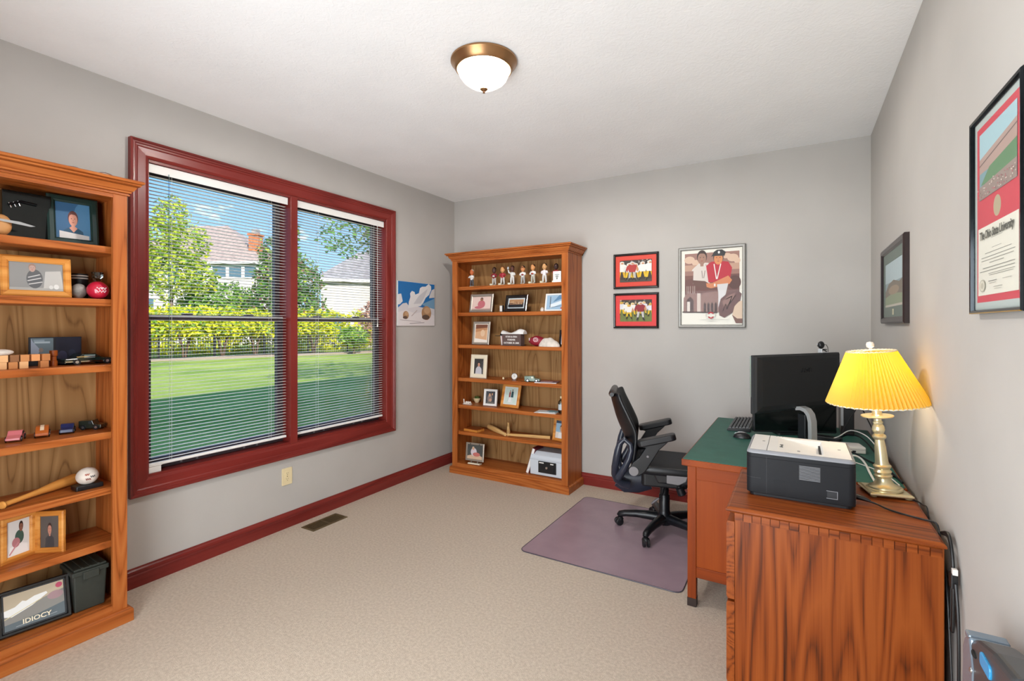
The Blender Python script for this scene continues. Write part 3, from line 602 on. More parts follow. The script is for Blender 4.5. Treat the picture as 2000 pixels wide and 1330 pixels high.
# ------------------------------------------------------------------ outlet, floor vent
def outlet():
    t = thing('wall_outlet', 'ivory wall outlet below the window', 'outlet', (XL, 2.166, .362), PI / 2)
    MB().prism(rrect(-.040, -.060, .040, .060, .006), -.006, 0, 'y').build('plate', 'ivory', t, .002, fix=True)
    for s in (-1, 1):
        r = MB().prism(rrect(-.017, s * .0205 - .0145, .017, s * .0205 + .0145, .011), -.0085, -.005, 'y').build('receptacle', 'ivory', t, fix=True)
        m = MB()
        for x in (-.006, .006): m.box((x - .001, -.0088, s * .0205), (x + .001, -.0083, s * .0205 + .008))
        m.cyl((0, -.0088, s * .0205 - .007), .0025, .0006, 'y', 8); m.build('slots', 'ivory_dark', r)
    MB().cyl((0, -.0075, 0), .003, .002, 'y', 10).build('screw', 'ivory_dark', t)
outlet()
def vent():
    t = thing('floor_vent', 'bronze louvred floor vent set in the carpet below the window', 'vent', (-2.972, 2.360, 0), PI / 2); w, d = .300, .135
    m = MB()
    for q in frame_ring(w, d, .018, .006, [(0, 0), (0, -.002), (.005, -.006), (.014, -.006), (.018, -.002), (.018, 0)]): m.v, k = m.v, len(m.v); m.v += [(x, z - d / 2, -y) for x, y, z in q.v]; m.f += [[i + k for i in f] for f in q.f]; m.m += q.m; m.sm += q.sm
    m.build('frame', 'vent_bronze', t, fix=True); bx('duct', (-w / 2 + .01, -d / 2 + .01, .0003), (w / 2 - .01, d / 2 - .01, .0012), 'black_void', t)
    me = MB().box((-.002, -d / 2 + .017, .001), (.002, d / 2 - .017, .005)).mesh('louvre', 'vent_bronze')
    for i in range(24):
        x = -w / 2 + .024 + i * .0109
        o = bpy.data.objects.new('louvre', me); COL.objects.link(o); o.parent = t; o.location = (x, 0, 0); o.rotation_euler = (0, R(30), 0)
    bx('centre_bar', (-.006, -d / 2 + .017, .001), (.006, d / 2 - .017, .006), 'vent_bronze', t); bx('damper_lever', (-w / 2 + .045, d / 2 - .025, .004), (-w / 2 + .05, d / 2 - .022, .012), 'vent_bronze', t)
vent()

# ------------------------------------------------------------------ pictures on the walls
def canvas():
    t = thing('canvas_painting', 'small unframed canvas of blue sky, white clouds and snow beside the window', 'painting', (XL, 3.519, 1.433), PI / 2); w, h = .516, .411
    bx('canvas', (-w / 2, -.018, 0), (w / 2, -.0005, h), 'frame_white', t, .002)
    p = Pr('#1f6aa8')
    p.poly([(0, .62), (0, .70), (.08, .72), (.10, .64), (.12, .55), (.05, .48), (0, .47)], '#d6d4d6'); p.poly([(0, 0), (1, 0), (1, .52), (.85, .46), (.7, .42), (.5, .45), (.3, .42), (.22, .52), (.12, .5), (0, .40)], '#cfcbce')
    p.poly([(.26, .4), (.28, .55), (.32, .66), (.31, .74), (.36, .8), (.43, .78), (.45, .72), (.55, .76), (.58, .88), (.64, .92), (.74, .93), (.83, 1), (.9, .95), (.9, .86), (.84, .74), (.74, .66), (.68, .55), (.6, .46)], '#d9d8d8')
    p.poly([(.4, .5), (.55, .7), (.8, .88), (.7, .66), (.6, .52)], '#c2c2c6'); p.poly([(1, .9), (.92, .86), (.86, .74), (.84, .66), (1, .68)], '#c9c6c4'); p.poly([(.62, .5), (1, .66), (1, .40), (.8, .44)], '#6f97b4')
    p.poly([(0, .0), (1, .0), (1, .24), (.7, .34), (.45, .28), (.2, .36), (0, .30)], '#dcd6d6'); p.line((.05, .13), (.6, .09), .012, '#a8a0a2'); p.line((.3, .05), (.7, .07), .014, '#8d878a'); p.line((.35, .22), (.5, .36), .02, '#b5a9a6')
    for x, z, s in ((.20, .24, .55), (.76, .30, 1.0)):      # plain rounded boulders stand in for the painted figures
        p.ell(x, z, .14 * s, .17 * s, '#a98462', 14); p.ell(x + .02, z + .06 * s, .09 * s, .08 * s, '#c19c78', 12); p.ell(x - .02, z - .10 * s, .11 * s, .06 * s, '#5d4a40', 12)
    p.build(w - .004, h - .004, t, -.0185, z0=.002)
canvas()
def crowd(p, seed, y0, y1, n, shirts, pants, helm, hgt):
    r = random.Random(seed)
    for i in range(n): p.player(.06 + .9 * i / (n - 1) + r.uniform(-.02, .02), r.uniform(y0, y1), hgt * r.uniform(.9, 1.05), r.choice(shirts), r.choice(pants), r.choice(helm))
    return p
p = Pr('#3a2f2a'); r_ = random.Random(3)
for i in range(40): p.ell(r_.random(), .55 + .45 * r_.random(), .03, .035, r_.choice(['#7a5a48', '#c9b49a', '#5a2a22', '#8d8a86']), 8)
p.rect(0, 0, 1, .12, '#4a4238'); crowd(p, 5, .05, .08, 5, ['#e8e6e0', '#dcdad4'], ['#e2b81e', '#d8aa18'], ['#ded8cc'], .86); p.player(.40, .04, .88, '#b0302a', '#b8b4ae', '#cfcac4')
picture('framed_photo', 'red-matted football photo in black frame, the upper of two beside the bookcase', 'picture', .389, .302, .020, .022, 'frame_black', p, (-1.1945, YB, 1.7525), matcol='#d8402c', mw=.038, group='two red-matted football photos')
p = Pr('#6e7a3c'); p.rect(0, .55, 1, 1, '#3a3630'); r_ = random.Random(9)
for i in range(40): p.ell(r_.random(), .62 + .38 * r_.random(), .03, .035, r_.choice(['#6a5a50', '#b9a48a', '#4a3a32', '#7d7a76']), 8)
crowd(p, 11, .22, .30, 6, ['#e8e6e0', '#d9dbe2'], ['#e2b81e'], ['#d9b832', '#e8d9a0'], .62); p.player(.66, .06, .84, '#8e1f2a', '#c2c0be', '#cfcac4'); p.player(.30, .12, .66, '#e4e2de', '#dcb41c', '#d9b832')
picture('framed_photo', 'red-matted football photo in black frame, the lower of two beside the bookcase', 'picture', .389, .302, .020, .022, 'frame_black', p, (-1.1945, YB, 1.412), matcol='#dc3a38', mw=.038, group='two red-matted football photos')

def poster():
    w, h = .497, .646
    p = Pr('#e9e6da'); a = '#8a5f55'
    p.rect(.06, .16, .955, .955, '#9c7468')
    for x, y, rx, ry in ((.14, .87, .09, .05), (.25, .83, .07, .04), (.85, .87, .09, .05), (.75, .90, .08, .035), (.92, .83, .05, .04)): p.ell(x, y, rx, ry, '#d8b8a0', 14)
    p.rect(.06, .72, .955, .80, '#c09a84'); p.rect(.06, .56, .955, .66, '#7a5248'); p.poly([(.06, .40), (.06, .60), (.25, .63), (.955, .66), (.955, .40)], '#6f4a44'); p.ell(.88, .55, .10, .09, '#593a35')
    p.poly([(.20, .55), (.21, .76), (.32, .83), (.46, .82), (.48, .55)], '#d9cfc6'); p.line((.34, .80), (.36, .62), .012, '#8d8078'); p.line((.42, .80), (.38, .62), .012, '#8d8078')
    p.bust(.35, .89, .075, '#a07a68', '#3a2822', '#d9cfc6', 1.1, .72); p.poly([(.18, .60), (.22, .52), (.46, .48), (.50, .53), (.40, .58)], '#6a4a42')
    p.poly([(.42, .78), (.50, .83), (.62, .84), (.78, .82), (.84, .74), (.80, .56), (.46, .56)], '#b81f34'); p.line((.55, .80), (.59, .60), .016, '#e6e2de'); p.line((.66, .80), (.60, .60), .016, '#e6e2de')
    p.head(.62, .875, .075, '#d68a58', '#4a3a34', 1.1); p.poly([(.52, .915), (.50, .90), (.55, .905), (.72, .90), (.74, .95), (.68, .985), (.60, .985), (.55, .96)], '#2c2a2c'); p.ell(.63, .95, .018, .018, '#e6e2de', 10)
    p.poly([(.78, .64), (.84, .58), (.80, .53), (.50, .48), (.43, .50), (.42, .55), (.52, .55)], '#d2855a'); p.rect(.55, .505, .575, .54, '#e6e2de')
    p.poly([(.60, .53), (.78, .54), (.74, .40), (.70, .22), (.58, .22), (.62, .40)], '#d4d2d2')
    p.poly([(.04, .16), (.04, .36), (.10, .42), (.25, .42), (.27, .40), (.36, .40), (.37, .42), (.62, .44), (.62, .16)], '#8d6a62'); p.poly([(.09, .18), (.09, .33), (.15, .38), (.21, .33), (.21, .18)], '#4a302c'); p.rect(.10, .18, .15, .31, '#d9cec4'); p.rect(.27, .17, .33, .42, '#cfc0b6')
    for i in range(4): p.poly([(.38 + i * .06, .17), (.38 + i * .06, .27), (.40 + i * .06, .30), (.42 + i * .06, .27), (.42 + i * .06, .17)], '#402a28')
    for x in (.10, .13, .16, .20, .23): p.line((x, .42), (x, .52), .006, '#d9c8bc')
    p.poly([(.02, .165), (.60, .15), (.62, .17), (.02, .18)], '#3f2c2a')
    p.poly([(.62, .22), (.66, .34), (.78, .42), (.93, .44), (.99, .40), (.96, .28), (.86, .16), (.72, .09), (.64, .12)], '#6a4a48'); p.poly([(.68, .30), (.78, .38), (.90, .42), (.84, .32), (.72, .22)], '#8d6a64')
    for a_, b_ in (((.69, .17), (.74, .27)), ((.74, .27), (.76, .20)), ((.76, .20), (.82, .33)), ((.74, .33), (.84, .37)), ((.84, .37), (.80, .27)), ((.80, .27), (.90, .38))): p.line(a_, b_, .01, '#1a1414')
    p.poly([(.84, .12), (.88, .24), (.95, .30), (1, .31), (1, .02), (.90, .02)], '#d8c0a8'); p.poly([(.84, .13), (.90, .02), (1, .02), (1, .08), (.92, .08)], '#7a5a52')
    p.ell(.50, .125, .055, .048, '#b81f2c', 8); p.ell(.50, .125, .035, .030, '#e9e6da', 8); p.rect(.42, .108, .58, .142, '#9a9a98'); p.rect(.425, .111, .575, .139, '#e9e6da')
    for i in range(7): p.line((.425 + i * .024, .085), (.431 + i * .024, .085), .008, '#6a6a6a')
    p.line((.32, .065), (.80, .068), .004, '#b5b2aa'); p.line((.44, .045), (.60, .046), .004, '#b5b2aa')
    t = picture('framed_poster', 'tall grey-framed football poster of two men on the far wall', 'poster', w, h, .024, .026, 'frame_grey', p, (-.592, YB, 1.4185))
    text('OHIO STATE', .020, (-.005, -.0155, .0975), ink('#5a5a5a'), t, bold=.0004, sx=.58)
poster()

def diploma():
    w, h = .365, .527
    t = picture('framed_diploma', 'black and chrome framed diploma with a red mat and stadium photo', 'diploma', w, h, .012, .022, 'chrome_dark', None, (XR, 1.633, 1.466), -PI / 2, matcol='#b9c6c2', mw=.020)
    bx('red_mat', (-w / 2 + .030, -.0115, .030), (w / 2 - .030, -.0105, h - .030), ink('#cf3a4c'), t)
    p = Pr('#7aa0a8'); p.rect(0, .55, 1, 1, '#a9cdd6'); p.poly([(0, .40), (0, .62), (1, .78), (1, .40)], '#b59a90'); p.line((0, .52), (1, .70), .02, '#6a5a56'); p.poly([(.05, .22), (.30, .42), (1, .52), (1, .24), (.3, .20)], '#5f8a62'); p.poly([(0, 0), (0, .2), (1, .26), (1, 0)], '#9c8a82')
    r = random.Random(2)
    for i in range(60): p.ell(r.random(), r.random() * .2, .014, .010, r.choice(['#c9b8ae', '#7a625c', '#b0606a', '#d8cec8']), 6)
    p.build(w - .105, .175, t, -.0122, z0=h - .225, name='stadium_photo')
    MB().lathe([(.026, 0), (.026, .001), (.018, .0016), (.0, .0016)], 28, (.0, -.0116, h - .262), axis='y').build('seal', 'brass', t)
    bpy.data.objects[t.children[-1].name].scale = (1, 1, 1)
    z1 = h - .300; z0 = .048
    q = Pr('#e8e6d8')
    H_ = z1 - z0
    for v, a, b, wd in ((.80, .36, .64, .006), (.66, .38, .62, .006), (.60, .20, .85, .009), (.545, .10, .93, .009), (.50, .10, .90, .009), (.455, .32, .68, .009), (.39, .14, .93, .010), (.345, .06, .93, .009), (.30, .30, .93, .006), (.275, .32, .90, .006), (.19, .30, .52, .010), (.16, .32, .50, .005), (.19, .66, .86, .005), (.10, .44, .66, .006), (.07, .46, .64, .004)):
        q.line((a, v), (b, v + .0), wd, '#8a8a82')
    q.ell(.14, .14, .085, .09, '#b9b6a4', 20); q.ell(.14, .14, .07, .075, '#dcd8c6', 20); q.ell(.14, .14, .04, .045, '#c2bdaa', 12)
    q.build(w - .085, H_, t, -.0124, z0=z0, name='certificate')
    text('The Ohio State University', .030, (0, -.0150, z1 - .024), ink('#55554e'), t, bold=.0006, sx=.74, shear=.12)
    text('Bachelor of Science', .012, (0, -.0150, z1 - .058), ink('#77776e'), t, shear=.2, sx=.9) if False else None
    m = MB().box((-w / 2 + .004, -.0225, .0005), (w / 2 - .004, -.004, .0030)); m.build('bottom_rail', 'gold_edge', t)
diploma()
p = Pr('#8fa6ad'); p.rect(0, .55, 1, 1, '#b9cdd2'); p.poly([(0, .35), (.2, .52), (.5, .58), (.8, .50), (1, .56), (1, 0), (0, 0)], '#7a6f60'); p.poly([(0, 0), (0, .22), (.5, .30), (1, .24), (1, 0)], '#8d9a7a'); p.ell(.5, .36, .3, .1, '#a08a72'); p.rect(0, .0, 1, .05, '#c9c2b4')
t = picture('framed_landscape', 'dark wood framed landscape picture with a green mat on the right wall', 'picture', .70, .411, .034, .024, 'frame_brown', p, (XR, 3.136, 1.446), -PI / 2, matcol='#66766c', mw=.055)
bx('title_plate', (-.02, -.0135, .045), (.02, -.0125, .075), 'brass', t)

# ------------------------------------------------------------------ desk
def desk():
    X0, X1, Y0, Y1, Z = -.516, .398, 2.597, 3.916, .750
    t = thing('desk', 'cherry-stained wooden desk with a dark green writing top', 'desk', ((X0 + X1) / 2, (Y0 + Y1) / 2, 0)); w, d = (X1 - X0) / 2, (Y1 - Y0) / 2
    bx('top', (-w, -d, Z - .034), (w, d, Z - .002), 'desk_y', t, .003)
    bx('writing_surface', (-w + .006, -d + .006, Z - .0025), (w - .006, d - .006, Z), 'green_top', t)
    lx0, lx1 = -w + .028, w - .03
    for s in (-1, 1):
        ya, yb = (-d + .008, -d + .360) if s < 0 else (d - .360, d - .008)
        for x in (lx0, lx1 - .042):
            for y in (ya, yb - .042):
                l = bx('leg', (x, y, .0), (x + .042, y + .042, Z - .034), 'desk_z', t, .002); bx('foot', (x - .001, y - .001, 0), (x + .043, y + .043, .042), 'foot_dark', l)
        for y, n in ((ya + .012, -1), (yb - .012, 1)):
            bx('side_panel', (lx0 + .042, y - .005, .200), (lx1 - .042, y + .005, Z - .090), 'desk_z', t)
            bx('bottom_rail', (lx0 + .042, y - .010, .150), (lx1 - .042, y + .010, .205), 'desk_x', t, .002); bx('top_rail', (lx0 + .042, y - .010, Z - .100), (lx1 - .042, y + .010, Z - .034), 'desk_x', t, .002)
        bx('carcass_floor', (lx0 + .03, ya + .02, .155), (lx1 - .03, yb - .02, .170), 'desk_x', t)
        for z0, z1 in ((.17, .40), (.405, .555), (.56, .70)):
            dr = bx('drawer', (lx0 - .004, ya + .046, z0), (lx0 + .03, yb - .046, z1), 'desk_y', t, .003)
            MB().lathe([(.008, 0), (.007, -.012), (.016, -.020), (.013, -.028), (0, -.030)], 16, (lx0 - .003, (ya + yb) / 2, (z0 + z1) / 2), axis='x').build('knob', 'antique_brass', dr)
    bx('modesty_panel', (lx1 - .03, -d + .36, .30), (lx1 - .015, d - .36, Z - .034), 'desk_y', t)
    return t
desk()

# ------------------------------------------------------------------ file cabinet
def cabinet():
    X0, X1, Y0, Y1, Z = -.235, .403, 1.996, 2.570, .750
    t = thing('file_cabinet', 'oak two-drawer file cabinet in front of the desk, under the printer', 'cabinet', ((X0 + X1) / 2, (Y0 + Y1) / 2, 0)); w, d = (X1 - X0) / 2, (Y1 - Y0) / 2
    bx('carcass', (-w + .028, -d + .024, .0), (w - .002, d - .012, Z - .022), 'darkoak_z', t, .002)
    m = MB(); prof = [(.016, Z - .024), (.006, Z - .018), (.000, Z - .014), (.000, Z - .008), (.005, Z - .003), (.012, Z)]
    vs = []
    for o, z in prof: vs += [(-w + o, -d + o, z), (w - o, -d + o, z), (w - o, d - o, z), (-w + o, d - o, z)]
    fs = [(4 * j + i, 4 * j + (i + 1) % 4, 4 * j + 4 + (i + 1) % 4, 4 * j + 4 + i) for j in range(len(prof) - 1) for i in range(4)] + [(3, 2, 1, 0), tuple(range(4 * len(prof) - 4, 4 * len(prof)))]
    m.add(vs, fs).build('top', 'darkoak_x', t, fix=True)
    me = MB().box((-.0138, -.006, 0), (.0138, 0, .028)).mesh('dentil', 'darkoak_x'); n = 20
    for i in range(n):
        o = bpy.data.objects.new('dentil', me); COL.objects.link(o); o.parent = t; o.location = (-w + .043 + i * .0301, -d + .024, Z - .053)
    for z0, z1 in ((.395, .690), (.075, .385)):
        dr = MB().prism([(z0, -w + .028), (z0, -w + .004), (z0 + .01, -w - .002 + .002), (z1 - .01, -w + .000), (z1, -w + .004), (z1, -w + .028)], -d + .020, d - .012, 'y')
        dr.v = [(x, y, z) for (z, y, x) in dr.v]; dr = dr.build('drawer', 'darkoak_y', t, fix=True)
        MB().tube([(-w, -.05, (z0 + z1) / 2 + .03), (-w - .022, -.035, (z0 + z1) / 2 + .02), (-w - .022, .035, (z0 + z1) / 2 + .02), (-w, .05, (z0 + z1) / 2 + .03)], .004, 8).build('handle', 'antique_brass', dr)
    return t
cabinet()

# ------------------------------------------------------------------ printer
def printer():
    X0, X1, Y0, Y1, z0, z1 = -.180, .187, 2.185, 2.515, .750, .936
    t = thing('laser_printer', 'white-topped dark grey laser printer on the oak file cabinet', 'printer', ((X0 + X1) / 2, (Y0 + Y1) / 2, z0)); w, d, h = (X1 - X0) / 2, (Y1 - Y0) / 2, z1 - z0
    MB().prism(rrect(-w, -d, w, d, .024, 6), .012, h - .030, 'z', smooth=True).build('body', 'printer_grey', t, .002, fix=True)
    MB().prism(rrect(-w + .012, -d + .012, w - .012, d - .012, .02), .0, .013, 'z').build('foot_plate', 'printer_dark', t, fix=True)
    m = MB(); n = len(rrect(-w, -d, w, d, .024, 6)); vs = []
    for o, z, r in ((0, h - .0302, .024), (0, h - .0155, .024), (.001, h - .010, .024), (.005, h - .005, .022), (.010, h - .002, .020)): vs += [(x, y, z) for x, y in rrect(-w + o, -d + o, w - o, d - o, r, 6)]
    fs = [(j * n + i, j * n + (i + 1) % n, (j + 1) * n + (i + 1) % n, (j + 1) * n + i) for j in range(4) for i in range(n)]
    m.add(vs, fs, 0, True); m.m = [1] * n + [0] * (3 * n); m.build('shoulder', ['printer_mid', 'printer_grey'], t, fix=True)
    a, b, c, e = -w + .0115, w - .0115, -d + .0115, d - .0115; zt = h - .0018
    # top cover with the sloping output tray and its steep end wall
    m = MB(); tx0, tx1, dz = -.075, .072, .026
    y0, y1 = c + .030, e - .030
    m.add([(a, c, zt), (b, c, zt), (b, e, zt), (a, e, zt), (tx0, y0, zt), (tx1 + .012, y0, zt), (tx1 + .012, y1, zt), (tx0, y1, zt), (tx1, y0 + .006, zt - dz), (tx1, y1 - .006, zt - dz)],
          [(0, 1, 5, 4), (1, 2, 6, 5), (2, 3, 7, 6), (3, 0, 4, 7), (4, 8, 9, 7), (5, 6, 9, 8), (4, 5, 8), (6, 7, 9)])
    m.build('top_cover', 'printer_white', t, fix=False)
    bx('output_slot', (tx1 - .001, y0 + .03, zt - dz + .002), (tx1 + .010, y1 - .03, zt - dz + .014), 'printer_dark', t)
    bx('front_seam', (-w + .072, -d - .0006, .015), (-w + .0735, d + .0006, h - .026), 'printer_dark', t); bx('top_seam', (-w + .072, c, zt - .0004), (-w + .0735, e, zt + .0004), 'printer_dark', t)
    MB().prism(rrect(-w - .0006, -d - .0006, -w + .072, d + .0006, .024, 6), .072, .0735, 'z').build('tray_seam', 'printer_dark', t, fix=True)
    me = MB().prism([(-.034, 0), (.034, 0), (.034, .0015), (-.034, .0015)], -.0025, .001, 'y').mesh('vent_slat', 'printer_mid')
    bx('vent_recess', (.000, -d - .0005, .088), (.072, -d + .001, .144), 'printer_dark', t)
    for i in range(11):
        o = bpy.data.objects.new('vent_slat', me); COL.objects.link(o); o.parent = t; o.location = (.036, -d, .0895 + i * .0051)
    m = MB(); m.box((.092, -d - .001, .034), (.124, -d + .001, .060)); s = m.build('power_socket', 'printer_dark', t, .002)
    MB().box((.090, -d - .002, .032), (.126, -d - .0005, .034)).box((.090, -d - .002, .060), (.126, -d - .0005, .0615)).box((.124, -d - .002, .034), (.126, -d - .0005, .060)).build('socket_edge', 'printer_mid', s)
    bx('port_cover', (.140, d - .30, .03), (w + .0008, d - .15, .09), 'printer_dark', t) if False else None
    bx('memory_door', (-.085, -d - .0008, .020), (-.045, -d + .001, .075), 'printer_grey', t)
    bx('corner_panel', (w - .010, -d + .030, .015), (w + .0015, -d + .10, h - .05), 'printer_mid', t, .002)
    for i in range(3): MB().cyl((-.085 + i * .012, e - .008, zt), .0022, .001, 'z', 8).build('status_light', 'printer_mid', t)
    for k, (x, y) in enumerate(((.140, .0), (.0, -.05), (-.130, .02))): bx('symbol', (x - .005, y - .006, zt if k != 1 else zt - .013), (x + .005, y + .006, zt + .0006 if k != 1 else zt - .0115), 'printer_mid', t)
    MB().box((-.062, c + .10, zt - .003), (-.060, c + .135, zt + .0005)).box((-.068, c + .098, zt - .002), (-.056, c + .100, zt + .0005)).box((-.068, c + .135, zt - .002), (-.056, c + .137, zt + .0005)).build('paper_stop', 'printer_dark', t)
printer()

# ------------------------------------------------------------------ table lamp
def lamp():
    t = thing('table_lamp', 'lit brass table lamp with a pleated yellow shade beside the printer', 'lamp', (.306, 2.474, .750), R(12))
    m = MB(); vs = []; prof = [(.060, .006), (.070, .008), (.074, .013), (.072, .018), (.064, .021)]
    for r, z in prof: vs += [(-r, -r, z), (r, -r, z), (r, r, z), (-r, r, z)]
    m.add(vs, [(4 * j + i, 4 * j + (i + 1) % 4, 4 * j + 4 + (i + 1) % 4, 4 * j + 4 + i) for j in range(4) for i in range(4)] + [(3, 2, 1, 0), (16, 17, 18, 19)]).build('base_plate', 'brass', t, .002, fix=True)
    for x in (-1, 1):
        for y in (-1, 1): MB().lathe([(.0, .0), (.010, .002), (.012, .005), (.008, .008)], 14, (x * .058, y * .058, 0)).build('foot', 'brass', t)
    k = bpy.data.objects.new('upper_assembly', None)
    col = MB().lathe([(.062, .020), (.062, .026), (.054, .028), (.052, .033), (.044, .036), (.034, .044), (.028, .056), (.026, .066), (.030, .070), (.031, .076), (.026, .081), (.028, .086), (.031, .092), (.026, .098), (.023, .102), (.029, .108), (.031, .115), (.024, .121),
        (.0225, .130), (.0195, .190), (.0165, .215), (.016, .221), (.022, .226), (.0245, .233), (.022, .240), (.016, .245), (.019, .252), (.0225, .262), (.020, .276), (.015, .284), (.0175, .288), (.0175, .293), (.014, .297), (.0135, .305), (.030, .309), (.054, .314), (.056, .318), (.054, .320), (.020, .320), (.0165, .323), (.0175, .340), (.014, .345), (.0125, .372), (.011, .40), (.004, .405), (.003, .600)], 36).build('column', 'brass', t)
    # pleated shade: bottom radius .21, top .10
    n = 72 * 4; m = MB(); vs = []; fs = []; zz = [.374, .378, .43, .48, .53, .578, .582]
    for j, z in enumerate(zz):
        f = (z - .374) / .208; r = .197 + (.096 - .197) * f; a = .0065 * (1 - .55 * f)
        for i in range(n):
            q = 2 * PI * i / n; tri = abs(((i / 4) % 1) - .5) * 4 - 1; rr = r + a * tri; vs.append((rr * .845 * math.cos(q), rr * 1.06 * math.sin(q), z))
    for j in range(len(zz) - 1):
        for i in range(n): fs.append((j * n + i, j * n + (i + 1) % n, (j + 1) * n + (i + 1) % n, (j + 1) * n + i))
    sh = m.add(vs, fs).build('shade', 'shade_fabric', t)
    for z, r, nm in ((.582, .096, 'top_rim'), (.374, .197, 'bottom_rim')):
        MB().tube([(r * .845 * math.cos(2 * PI * i / 72), r * 1.06 * math.sin(2 * PI * i / 72), z + .0012 * math.cos(PI * i)) for i in range(72)], .0028, 6, closed=True).build(nm, 'frame_cream', sh)
    MB().tube([(-.080, 0, .580), (-.02, 0, .585), (.02, 0, .585), (.080, 0, .580)], .002, 6).build('spider', 'brass', sh)
    MB().lathe([(.004, .585), (.007, .590), (.005, .594), (.0135, .600), (.0145, .610), (.011, .619), (.0, .622)], 20).build('finial', 'finial_white', t)
    MB().ell((0, 0, .470), (.026, .026, .036), 16, 10).build('bulb', 'bulb_glow', t)
    for o in t.children:
        if o.name.split('.')[0] in ('column', 'shade', 'finial', 'bulb'):
            o.rotation_euler = (0, R(-4.8), 0)
    l = bpy.data.lights.new('lamp_light', 'POINT'); l.energy = LAMP_W; l.color = (1, .90, .70); l.shadow_soft_size = .03
    o = bpy.data.objects.new('lamp_light', l); COL.objects.link(o); o.parent = t; o.location = (-.039, 0, .470)
    bpy.data.objects.remove(k)
lamp()

# ------------------------------------------------------------------ monitors, webcam, keyboard, mouse, desk devices
def monitor():
    t = thing('ultrawide_monitor', 'wide black monitor seen from behind on the desk', 'monitor', (-.004, 3.160, .750), R(55.5)); w, z0, z1 = .366, .216, .527
    m = MB().prism(rrect(-w, z0, w, z1, .006), -.012, .006, 'y'); m.build('panel', 'monitor_black', t, .003, fix=True)
    m = MB(); vs = []
    for o, y in ((.004, -.012), (.016, -.022), (.05, -.030)): vs += [(-w + o, y, z0 + o * .8), (w - o, y, z0 + o * .8), (w - o, y, z1 - o * .6), (-w + o, y, z1 - o * .6)]
    m.add(vs, [(4 * j + i, 4 * j + (i + 1) % 4, 4 * j + 4 + (i + 1) % 4, 4 * j + 4 + i) for j in range(2) for i in range(4)] + [(8, 9, 10, 11)]).build('back_cover', 'monitor_black', t, fix=True)
    bx('edge_trim', (-w - .002, .0, z0 + .09), (-w + .001, .008, z1 - .004), 'silver', t); bx('screen', (-w + .008, .006, z0 + .012), (w - .008, .0075, z1 - .008), 'screen_black', t)
    text('AOC', .034, (.040, -.0312, z1 - .092), 'logo_grey', t, bold=.0008, sx=1.15, ext=.0008)
    # arched stand: silver band springing from the back and curving down to the base
    path = [(-.018, .226), (-.045, .230), (-.072, .222), (-.090, .200), (-.099, .165), (-.101, .10), (-.101, .010)]
    b = MB(); th = .010; vs = []
    for i, (y, z) in enumerate(path):
        a, c = path[max(i - 1, 0)], path[min(i + 1, len(path) - 1)]; dy, dz = c[0] - a[0], c[1] - a[1]; L = math.hypot(dy, dz); ny, nz = dz / L * th, -dy / L * th
        for x, s in ((-.040, 1), (.006, 1), (.006, -1), (-.040, -1)): vs.append((x, y + s * ny, z + s * nz))
    k = len(path); fs = [(4 * j + i, 4 * j + (i + 1) % 4, 4 * j + 4 + (i + 1) % 4, 4 * j + 4 + i) for j in range(k - 1) for i in range(4)] + [(3, 2, 1, 0), (4 * k - 4, 4 * k - 3, 4 * k - 2, 4 * k - 1)]
    st = b.add(vs, fs, 0, True).build('stand_arch', 'silver_paint', t, fix=True)
    MB().prism([(-.13, 0), (-.0, 0), (.005, .006), (-.125, .012)], -.09, .06, 'x').build('stand_base', 'black_plastic', t, .002, fix=True)
    bx('cable_housing', (-.038, -.075, .006), (.004, -.03, .20), 'black_plastic', t, .004)
monitor()
def monitor2():
    t = thing('second_monitor', 'dark glossy screen partly hidden behind the wide monitor', 'monitor', (-.020, 3.53, .750), R(24)); w, z0, z1 = .245, .014, .330
    MB().prism(rrect(-w, z0, w, z1, .006), -.012, .018, 'y').build('panel', 'black_plastic', t, .003, fix=True)
    bx('screen', (-w + .008, -.0135, z0 + .012), (w - .008, -.012, z1 - .008), 'screen_black', t)
    MB().prism(rrect(-.11, -.03, .11, .10, .02), 0, .012, 'z').box((-.03, .02, .01), (.03, .05, .2)).build('stand', 'black_plastic', t, fix=True)
monitor2()
def webcam():
    t = thing('webcam', 'small black webcam perched on top of the wide monitor', 'webcam', (.125, 3.350, 1.2775), R(55.5))
    MB().box((-.028, -.018, .0), (.022, .012, .003)).box((-.028, -.014, -.0), (-.022, .010, .022)).build('clip', 'silver_paint', t, .001)
    MB().tube([(-.02, -.004, .004), (.0, -.004, .018), (.03, -.004, .006)], .003, 6).tube([(-.02, -.004, .020), (.03, -.004, .018)], .003, 6).build('arm', 'black_plastic', t)
    b = MB().ell((-.014, .0, .045), (.020, .016, .022)).build('body', 'black_plastic', t); MB().cyl((-.014, .012, .045), .011, .006, 'y', 16).build('lens_ring', 'silver', b)
    MB().tube([(.002, -.006, .048), (.018, -.010, .046), (.032, -.010, .030), (.038, -.008, .004)], .0016, 6).build('cable', 'cable_black', t)
webcam()
